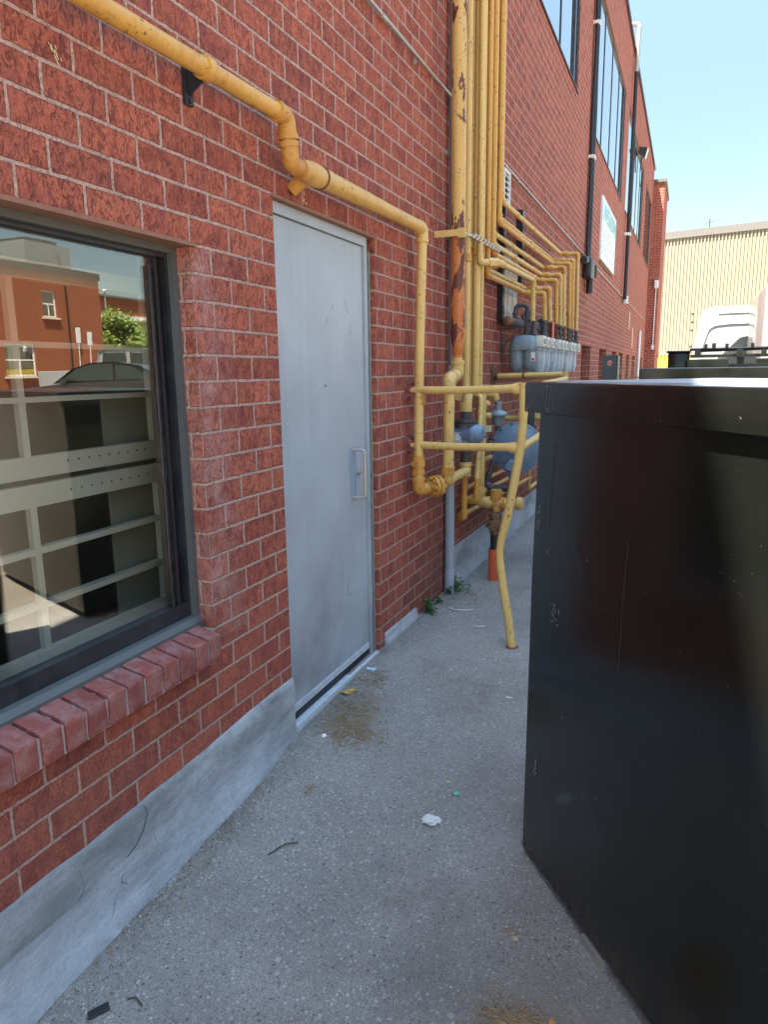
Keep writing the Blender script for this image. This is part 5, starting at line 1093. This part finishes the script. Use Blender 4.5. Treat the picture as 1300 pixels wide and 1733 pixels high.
# ================================================================ vehicles
def extrude_profile(m, prof, ax, w0, w1, inset=None, smooth=False, mi=0):
    """prof: list of (s,z); placed along direction ax with half widths"""
    pass
def car(name, label, cat, loc, rot, prof_body, prof_cab, width, wheels, mat, glassbits, extras, wr=.34):
    g_ = thing(name, label, cat, loc); g_.rotation_euler = (0, 0, rot)
    R3 = lambda b: b
    def B(m, nm, mt): 
        o = m.build(nm, mt); o.parent = g_; return o
    def solid(prof, halfs, bev=.0):
        m = MB(); n_ = len(prof); L = []
        for sgn, sc_ in ((-1, 1), (1, 1)): pass
        rows = []
        for w_, k in halfs:
            cx_ = sum(p[0] for p in prof)/n_; cz_ = sum(p[1] for p in prof)/n_
            rows.append([(cx_+(p[0]-cx_)*k, w_, cz_+(p[1]-cz_)*k) for p in prof])
        m.rings(rows, True); return m
    hw = width/2
    B(solid(prof_body, [(-hw, .965), (-hw+.05, 1), (hw-.05, 1), (hw, .965)]), 'body', mat)
    if prof_cab: B(solid(prof_cab, [(-hw+.14, .93), (-hw+.09, 1), (hw-.09, 1), (hw-.14, .93)]), 'cabin', mat)
    for gb in glassbits:
        for sd in (-1, 1):
            m = MB(); y_ = sd*(hw-.128+gb[1]); pts = gb[0]; n_ = len(pts)
            m.add([(p[0], y_, p[1]) for p in pts]+[(p[0], y_+sd*.012, p[1]) for p in pts], [tuple(range(n_)), tuple(range(n_, 2*n_))[::-1]]+[(i, (i+1) % n_, n_+(i+1) % n_, n_+i) for i in range(n_)])
            B(m, 'side_window', MAT['glass_car'])
    for wx in wheels:
        for sd in (-1, 1):
            m = MB(); m.lathe((wx, sd*(hw-.2), wr), (0, sd, 0), [(0, wr*.8), (.0, wr*.96), (.02, wr), (.19, wr), (.21, wr*.95), (.212, wr*.68), (.19, wr*.66)], 28); w_ = B(m, 'wheel', MAT['tyre'])
            m = MB(); m.lathe((wx, sd*(hw-.05), wr), (0, sd, 0), [(0, .01), (.0, wr*.66), (.03, wr*.62), (.035, wr*.2), (.045, .05), (.05, .02)], 20); r_ = m.build('rim', MAT['rim']); r_.parent = w_
    extras(B, hw); return g_
MAT['glass_car'] = simple('dark_car_window', (.02, .03, .027), .2, var=.05, spec=.8)
# dark sedan (seen in the window reflection)
def ex_sedan(B, hw):
    for sd in (-1, 1):
        m = MB(); m.bevbox((-2.28, sd*(hw-.42), .78), (-2.12, sd*(hw-.03), .92), .02); B(m, 'tail_lamp', MAT['red_lamp'])
        m = MB(); m.bevbox((.62, sd*(hw+.02), .92), (.8, sd*(hw+.18), 1.05), .02); B(m, 'mirror', MAT['car_dark'])
    m = MB(); m.box((-2.315, -.26, .62), (-2.30, .26, .76)); B(m, 'number_plate', MAT['white_paint'])
    m = MB(); m.hexa([(-1.55, -.6, 1.05), (-1.0, -.62, 1.33), (-1.0, .62, 1.33), (-1.55, .6, 1.05)], [(-1.57, -.6, 1.07), (-1.02, -.62, 1.352), (-1.02, .62, 1.352), (-1.57, .6, 1.07)]); B(m, 'rear_window', MAT['glass_car'])
def arch(cx, r, z0, n_=8, rev=False):
    a = [(cx+r*math.cos(math.pi-math.pi*k/n_), z0+r*math.sin(math.pi*k/n_)) for k in range(n_+1)]; return a[::-1] if rev else a
sed_body = [(-2.3, .35), (-2.32, .7), (-2.25, .98), (-1.6, 1.02), (-1.0, 1.0), (.7, .96), (1.6, .86), (2.15, .74), (2.32, .55), (2.3, .3), (1.85, .25)]+arch(1.42, .38, .3, rev=True)+[(.98, .25), (-.98, .25)]+arch(-1.38, .38, .3, rev=True)+[(-1.85, .28)]
sed_cab = [(-1.75, .98), (-1.1, 1.36), (-.5, 1.45), (.1, 1.43), (.55, 1.3), (1.05, .95)]
car('parked_car', 'dark grey sedan reflected in the window, parked in front of white pickup', 'car', (12.0, 14.2, gz(12.0, 14.2)), math.radians(-25), sed_body, sed_cab, 1.82, (1.42, -1.38), MAT['car_dark'],
    [([(-.45, 1.02), (.82, 1.0), (.45, 1.3), (.05, 1.39), (-.45, 1.40)], .045), ([(-1.3, 1.04), (-.52, 1.03), (-.52, 1.39), (-1.0, 1.32)], .045)], ex_sedan)
def ex_truck(B, hw):
    for sd in (-1, 1):
        m = MB(); m.bevbox((2.62, sd*(hw-.35), .95), (2.74, sd*(hw-.03), 1.12), .02); B(m, 'headlight', MAT['rim'])
        m = MB(); m.bevbox((1.0, sd*(hw+.02), 1.2), (1.15, sd*(hw+.25), 1.45), .02); B(m, 'mirror', MAT['car_white'])
    m = MB(); m.box((2.74, -.6, .75), (2.79, .6, 1.15)); B(m, 'grille', MAT['trim_black'])
    m = MB(); m.hexa([(1.18, -.66, 1.22), (1.2, -.66, 1.22), (1.2, .66, 1.22), (1.18, .66, 1.22)], [(.66, -.62, 1.76), (.68, -.62, 1.78), (.68, .62, 1.78), (.66, .62, 1.76)]); B(m, 'windscreen', MAT['glass_car'])
tr_body = [(-2.8, .55), (-2.82, 1.22), (-1.0, 1.24), (1.3, 1.18), (2.5, 1.14), (2.72, 1.0), (2.76, .6), (2.4, .5)]+arch(1.85, .45, .42, rev=True)+[(1.3, .45), (-1.2, .45)]+arch(-1.7, .45, .42, rev=True)+[(-2.3, .5)]
tr_cab = [(-1.05, 1.2), (-.95, 1.78), (-.7, 1.9), (.3, 1.9), (.7, 1.82), (1.32, 1.16)]
PK = [([(-.85, 1.3), (-.08, 1.3), (-.08, 1.75), (-.78, 1.75)], .045), ([(.05, 1.3), (.98, 1.28), (.6, 1.72), (.05, 1.76)], .045)]
car('pickup_truck', 'white four-door pickup reflected in the window behind the dark sedan', 'truck', (14.6, 18.3, gz(14.6, 18.3)), math.radians(155), tr_body, tr_cab, 1.95, (1.85, -1.7), MAT['car_white'], PK, ex_truck, wr=.38)
car('pickup_truck', 'white pickup cab in front of the taller white van, beyond the bins', 'truck', (2.93, 13.2, -.03), math.radians(180), [(p[0], p[1]+.12) for p in tr_body], [(p[0], p[1]+.17) for p in tr_cab], 1.95, (1.85, -1.7), MAT['car_white'],
    [([(.0, 1.5), (1.05, 1.46), (.62, 1.88), (.25, 1.96), (.0, 1.96)], .05), ([(-.9, 1.5), (-.12, 1.5), (-.12, 1.94), (-.8, 1.92)], .05)], ex_truck, wr=.42)
# tall white van
vn = thing('cargo_van', 'tall white high-roof cargo van parked across lot before tan warehouse', 'van', (4.2, 15.6, 0))
m = MB(); prof = [(1.60, .45), (1.58, 1.5), (1.60, 1.9), (1.68, 2.45), (1.74, 2.58), (1.9, 2.63), (7.2, 2.66), (7.3, 2.5), (7.3, .45)]
m.rings([[(p[0], y_, p[1] if k == 0 else p[1]) for p in prof] for k, y_ in enumerate((14.92, 15.0, 16.9, 16.98))], True); m.build('body', MAT['car_white'], vn)
m = MB(); m.tube(fillet([(1.72, 14.915, 1.75), (1.86, 14.915, 2.28), (2.2, 14.915, 2.31), (7.0, 14.915, 2.33)], .2), .012, 6); m.tube([(2.0, 14.915, 2.50), (7.0, 14.915, 2.53)], .008, 6); m.tube([(1.78, 14.915, 1.4), (1.80, 14.915, 2.45)], .006, 6); m.build('body_crease', simple('shut_line_grey', (.3, .3, .29), .5), vn)
m = MB()
for x_ in (2.5, 6.2): m.lathe((x_, 14.95, .38), (0, 1, 0), [(0, .25), (0, .36), (.02, .38), (.22, .38), (.24, .3)], 24)
split_build(m, 'wheel', MAT['tyre'], vn)
m = MB()
for k, z_ in enumerate((2.5, 2.35, 2.2, 1.9)): m.box((1.53, 15.0, z_), (1.58, 15.06, z_+.03))
split_build(m, 'marker_light', MAT['trim_black'], vn)
bt = thing('box_truck', 'cream box truck body cut by right edge of the view', 'truck', (3.5, 9.5, 0))
m = MB(); m.bevbox((2.27, 9.0, .8), (4.4, 11.2, 2.42), .04, 3); m.build('box_body', MAT['car_white'], bt)
m = MB(); m.box((2.4, 9.1, .5), (4.3, 11.1, .79)); m.build('chassis', MAT['trim_black'], bt)
m = MB()
for x_ in (2.9, 3.9):
    for y_ in (9.05, 10.9): m.lathe((x_, y_, .42), (0, 1, 0), [(0, .3), (0, .4), (.02, .42), (.24, .42), (.26, .3)], 24)
split_build(m, 'wheel', MAT['tyre'], bt)

# ================================================================ trees and plants
def tree(label, x, y, h, rad, mat, seed, group='trees beyond the car park'):
    rnd = random.Random(seed); z0 = gz(x, y); g_ = thing('tree', label, 'tree', (x, y, z0), group)
    m = MB(); m.tube([(x, y, z0-.1), (x+.05, y, z0+h*.3), (x-.05, y+.05, z0+h*.75)], [.16, .12, .05], 10)
    lobes = []
    for k in range(15):
        a = rnd.uniform(0, 6.28); q = rnd.uniform(.1, .75)*rad; zz = z0+h*rnd.uniform(.3, .86); lobes.append((Vector((x+q*math.cos(a), y+q*math.sin(a), zz)), rnd.uniform(.26, .5)*rad))
        m.tube([(x, y, z0+h*rnd.uniform(.2, .5)), tuple(lobes[-1][0])], [.06, .015], 6)
    m.build('trunk', MAT['bark'], g_)
    m = MB()
    for c_, r_ in lobes:
        for i in range(330):
            v = Vector((rnd.gauss(0, 1), rnd.gauss(0, 1), rnd.gauss(0, 1))).normalized()*r_*rnd.uniform(.45, 1.08)+c_
            s_ = rnd.uniform(.07, .16); n1 = Vector((rnd.gauss(0, 1), rnd.gauss(0, 1), rnd.gauss(0, 1))).normalized(); n2 = n1.orthogonal().normalized()
            m.add([v+n1*s_, v+n2*s_*.5, v-n1*s_, v-n2*s_*.5], [(0, 1, 2, 3)])
    m.build('crown', mat, g_)
tree('tall bright green tree reflected in window, beside the brick corner', 30, 33.9, 5.0, 1.5, MAT['leaf'], 1)
tree('lower bushy green tree reflected in window, middle of the three', 30.5, 36.2, 4.4, 1.6, MAT['leaf'], 2)
tree('darker green tree reflected in window beside the black gasket', 29.5, 38.4, 4.4, 1.7, MAT['leaf2'], 3)
tree('green tree reflected in the window behind the other reflected trees', 34, 40.5, 4.6, 1.9, MAT['leaf2'], 4)
lpst = thing('lamp_post', 'thin tall lot light with round head above the reflected trees', 'street lamp', (36, 39.5, .4))
m = MB(); m.cyl((36, 39.5, .3), (36, 39.5, 7.2), .05, 8); m.build('pole', MAT['galv'], lpst)
m = MB(); m.lathe((36, 39.5, 7.2), (0, 0, 1), [(0, .05), (.05, .2), (.15, .22), (.22, .05)], 14); m.build('lamp_head', MAT['white_paint'], lpst)

def shrub(name, label, cat, c0, n_, spread, h, mat, ls, seed, group=None):
    rnd = random.Random(seed); g_ = thing(name, label, cat, c0, group); m = MB(); st = MB()
    for i in range(n_):
        a = rnd.uniform(0, 6.28); q = rnd.uniform(.05, 1)*spread; hh = h*rnd.uniform(.35, 1)*(1.15-q/spread*.6)
        tip = Vector((c0[0]+max(-.0, q*math.cos(a)) if c0[0] < .1 else c0[0]+q*math.cos(a), c0[1]+q*math.sin(a), c0[2]+hh)); base = Vector((c0[0]+(tip.x-c0[0])*.2, c0[1]+(tip.y-c0[1])*.2, c0[2]-.005))
        st.tube([base, base.lerp(tip, .6)+Vector((0, 0, hh*.15)), tip], [ls*.07, ls*.05, ls*.03], 4)
        for k in range(6):
            p = base.lerp(tip, rnd.uniform(.3, 1))+Vector((0, 0, hh*.1)); d = Vector((rnd.gauss(0, 1), rnd.gauss(0, 1), rnd.gauss(0, .6))).normalized(); u_ = d.cross(Vector((rnd.gauss(0, .4), rnd.gauss(0, .4), 1))).normalized(); s_ = ls*rnd.uniform(.6, 1.25)
            m.add([p, p+d*s_*.35+u_*s_*.22, p+d*s_*.75+u_*s_*.16+Vector((0, 0, -.05*s_)), p+d*s_-Vector((0, 0, .15*s_)), p+d*s_*.75-u_*s_*.16, p+d*s_*.35-u_*s_*.22], [(0, 1, 2, 3, 4, 5)])
    st.build('stem', mat, g_); m.build('leaves', mat, g_)
shrub('weed', 'clump of green weeds round the foot of the grey conduit', 'plant', (.06, 4.72, -.06), 46, .15, .11, MAT['weed'], .028, 11)
shrub('weed', 'small green weed at the end of the low concrete base', 'plant', (.04, 4.22, -.06), 22, .08, .10, MAT['weed'], .028, 12)
shrub('weed', 'tiny straggly weed at the wall foot between the two larger ones', 'plant', (.04, 4.45, -.06), 14, .07, .05, MAT['weed'], .02, 13)
shrub('shrub', 'pale dry shrub beside the wall beyond the meters', 'shrub', (.6, 13.0, -.06), 130, .45, 1.6, MAT['shrub'], .09, 14)

# ================================================================ litter on the ground
def chunk(name, label, cat, p, size, mat, seed, flat=.5, group=None, sub=2, rough=.35, rot=0):
    rnd = random.Random(seed); bm = bmesh.new(); bmesh.ops.create_icosphere(bm, subdivisions=sub, radius=1); m = MB(); z = gz(*p)
    for v in bm.verts:
        d = 1+rough*noise.noise(v.co*1.7+Vector((seed*3.1, 0, 0)))+rough*.4*noise.noise(v.co*5+Vector((0, seed, 0)))
        c_, s_ = math.cos(rot), math.sin(rot); x_, y_ = v.co.x*d*size[0], v.co.y*d*size[1]
        v.co = Vector((p[0]+c_*x_-s_*y_, p[1]+s_*x_+c_*y_, z+size[2]*.7+v.co.z*d*size[2]))
    bm.verts.index_update(); m.add([v.co for v in bm.verts], [[v.index for v in f_.verts] for f_ in bm.faces], False); bm.free()
    return one(name, m, mat, label, cat, group)
chunk('stone_chip', 'flat white chunk of plaster lying mid path near the bin', 'stone', (.775, 2.20), (.032, .027, .011), simple('white_plaster', (.62, .62, .58), .9, var=.15, scale=60, bumpk=.5), 3, sub=3, rough=.6)
chunk('glass_lump', 'small sea-green lump just beyond the white chunk', 'stone', (.815, 2.375), (.014, .011, .009), simple('sea_green', (.16, .42, .33), .3, var=.2, scale=60), 4)
chunk('cigarette_butt', 'tiny tan butt near the green lump', 'litter', (.765, 2.44), (.012, .005, .004), simple('tan_paper', (.55, .4, .22), .8), 5, rot=.4)
chunk('stone_chip', 'small square white chip by the straw near the door', 'stone', (.14, 2.565), (.012, .013, .008), MAT['white_paint'], 6)
chunk('wrapper', 'pale blue scrap below the right corner of the door', 'litter', (.07, 3.25), (.026, .014, .006), simple('pale_blue_scrap', (.45, .62, .68), .5), 7, sub=3, rough=.7)
chunk('dry_leaf', 'curled yellow-brown leaf on the threshold edge', 'leaf', (.065, 2.97), (.035, .018, .011), simple('yellow_brown_leaf', (.42, .26, .09), .8), 8, sub=3, rough=.8, rot=.9)
chunk('stone_chip', 'orange-brown chip at lower right near the bin', 'stone', (1.322, 1.575), (.008, .014, .005), simple('orange_chip', (.42, .2, .08), .8), 9)
chunk('stone_chip', 'beige chip on the dark patch beside the bin', 'stone', (1.178, 1.80), (.012, .010, .006), simple('beige_chip', (.34, .27, .18), .8), 10)
def strip(name, label, pts, r, mat, cat='litter', flatk=1):
    m = MB(); m.tube([(x_, y_, gz(x_, y_)+z_) for x_, y_, z_ in pts], r, 6); return one(name, m, mat, label, cat)
strip('plastic_strip', 'thin curved white strip lying beyond the door', [(.15, 4.36, .006), (.20, 4.33, .008), (.27, 4.34, .008), (.31, 4.38, .005)], .0035, MAT['white_paint'])
strip('plastic_strip', 'short bent white strip near the foot of the bent post', [(.40, 4.08, .006), (.44, 4.06, .012), (.47, 4.10, .006)], .004, MAT['white_paint'])
strip('twig', 'pale dry twig beside the curled leaf', [(.03, 2.86, .01), (.08, 2.82, .014), (.15, 2.80, .008)], .003, MAT['straw'], 'twig')
strip('twig', 'dark twig lying midway along the concrete base', [(.30, 1.84, .004), (.33, 1.90, .008), (.37, 1.93, .004)], .0025, MAT['bark'], 'twig')
strip('twig', 'dark twig to the right of the black plastic chip', [(.235, 1.225, .004), (.255, 1.235, .007), (.285, 1.225, .004)], .0022, MAT['bark'], 'twig')
strip('plastic_strip', 'little white sliver on the path below the bent post', [(.82, 3.19, .004), (.85, 3.185, .005)], .004, MAT['white_paint'])
bk = MB(); bk.bevbox((-.011, -.024, 0), (.011, .024, .006), .0015)
for k in range(3): bk.box((-.008, -.016+k*.012, .006), (.008, -.011+k*.012, .0068))
bo = bk.build('plastic_chip', MAT['trim_black']); bo.location = (.188, 1.168, gz(.18, 1.16)+.004); bo.rotation_euler = (.06, .05, math.radians(-34)); bo.scale = (1.15, 1.15, 1)
tag(bo, 'black ribbed plastic chip lying at the bottom left of the path', 'litter')
# uncounted stuff: chips, grit, straw
def inside(x, y):   # under bin
    s_ = (x-o1[0])*d1[0]+(y-o1[1])*d1[1]; t_ = (x-o1[0])*e1[0]+(y-o1[1])*e1[1]; return -.02 < s_ < L1 and t_ > -.02
st = MB(); rnd = random.Random(5)
def pebble(m, x, y, s_):
    z = gz(x, y); k_ = rnd.randint(5, 7); a0 = rnd.uniform(0, 6); h_ = s_*rnd.uniform(.35, .7)
    lo = [(x+s_*rnd.uniform(.7, 1.2)*math.cos(a0+6.283*q/k_), y+s_*rnd.uniform(.6, 1.1)*math.sin(a0+6.283*q/k_), z-.001) for q in range(k_)]
    hi = [(x+(p[0]-x)*.6, y+(p[1]-y)*.6, z+h_) for p in lo]; m.add(lo+hi, [tuple(range(k_, 2*k_))]+[(q, (q+1) % k_, k_+(q+1) % k_, k_+q) for q in range(k_)])
for i in range(6500):
    y = rnd.uniform(.7, 7) ; x = abs(rnd.gauss(0, 1))*.10+.055 if rnd.random() < .3 else rnd.uniform(.05, 1.5)
    if inside(x, y): continue
    pebble(st, x, y, rnd.choice([.0015, .002, .0022, .003, .0045])*rnd.uniform(.7, 1.2)*(1 if x > .2 else 1.15))
for i in range(500): pebble(st, rnd.gauss(.25, .14), rnd.gauss(4.75, .28), rnd.uniform(.002, .007))
for i in range(700): pebble(st, rnd.gauss(.55, .2), rnd.gauss(5.9, .5), rnd.uniform(.003, .012))
o = st.build('gravel_chips', MAT['stone']); tag(o, 'loose pale stone chips and grit along the wall and path', kind='stuff')
sw = MB()
def straw(cx, cy, sx, sy, n_, L0=.03):
    for i in range(n_):
        x = rnd.gauss(cx, sx); y = rnd.gauss(cy, sy)
        if inside(x, y) or x < .03: continue
        a = rnd.gauss(-.2, .9); L = L0*rnd.uniform(.3, 1.3); z = gz(x, y)+rnd.uniform(.001, .006); dx_, dy_ = math.cos(a)*L/2, math.sin(a)*L/2
        sw.tube([(x-dx_, y-dy_, z), (x+rnd.uniform(-.002, .002), y, z+.003), (x+dx_, y+dy_, z+rnd.uniform(-.002, .002))], rnd.uniform(.0005, .0013), 3, smooth=False)
straw(.17, 2.80, .08, .11, 520, .04); straw(.26, 2.62, .08, .07, 360, .035); straw(.14, 3.15, .06, .07, 260, .015); straw(.26, 2.21, .02, .02, 45, .02)
straw(1.25, 1.53, .06, .04, 380, .03); straw(.22, 4.6, .12, .2, 260, .03); straw(.5, 5.7, .15, .35, 200, .04); straw(1.17, 1.83, .03, .03, 20, .03); straw(.09, 1.7, .03, .3, 160, .03); straw(.7, 2.7, .25, .3, 40, .02)
o = sw.build('straw_litter', MAT['straw']); tag(o, 'dry straw and leaf crumbs scattered by the door and wall', kind='stuff')
dl = MB()
for i in range(1500):
    cx_, cy_, sx_, sy_ = rnd.choice([(.15, 2.8, .06, .1), (.13, 3.15, .05, .07), (.25, 2.63, .06, .05), (.2, 4.65, .12, .2), (.09, 1.75, .025, .4), (1.25, 1.53, .05, .03)])
    x = rnd.gauss(cx_, sx_); y = rnd.gauss(cy_, sy_)
    if x < .05 or inside(x, y): continue
    z = gz(x, y)+.002; s_ = rnd.uniform(.002, .006); a = rnd.uniform(0, 6); dl.add([(x+s_*math.cos(a), y+s_*math.sin(a), z+rnd.uniform(0, .004)), (x-s_*.5*math.sin(a), y+s_*.5*math.cos(a), z+.002), (x-s_*math.cos(a), y-s_*math.sin(a), z+rnd.uniform(0, .004)), (x+s_*.5*math.sin(a), y-s_*.5*math.cos(a), z)], [(0, 1, 2, 3)])
o = dl.build('leaf_crumbs', simple('brown_leaf_crumbs', (.16, .10, .05), .9, var=.5, scale=60)); tag(o, 'brown leaf crumbs gathered by the door and wall', kind='stuff')
for p in (S,): pass
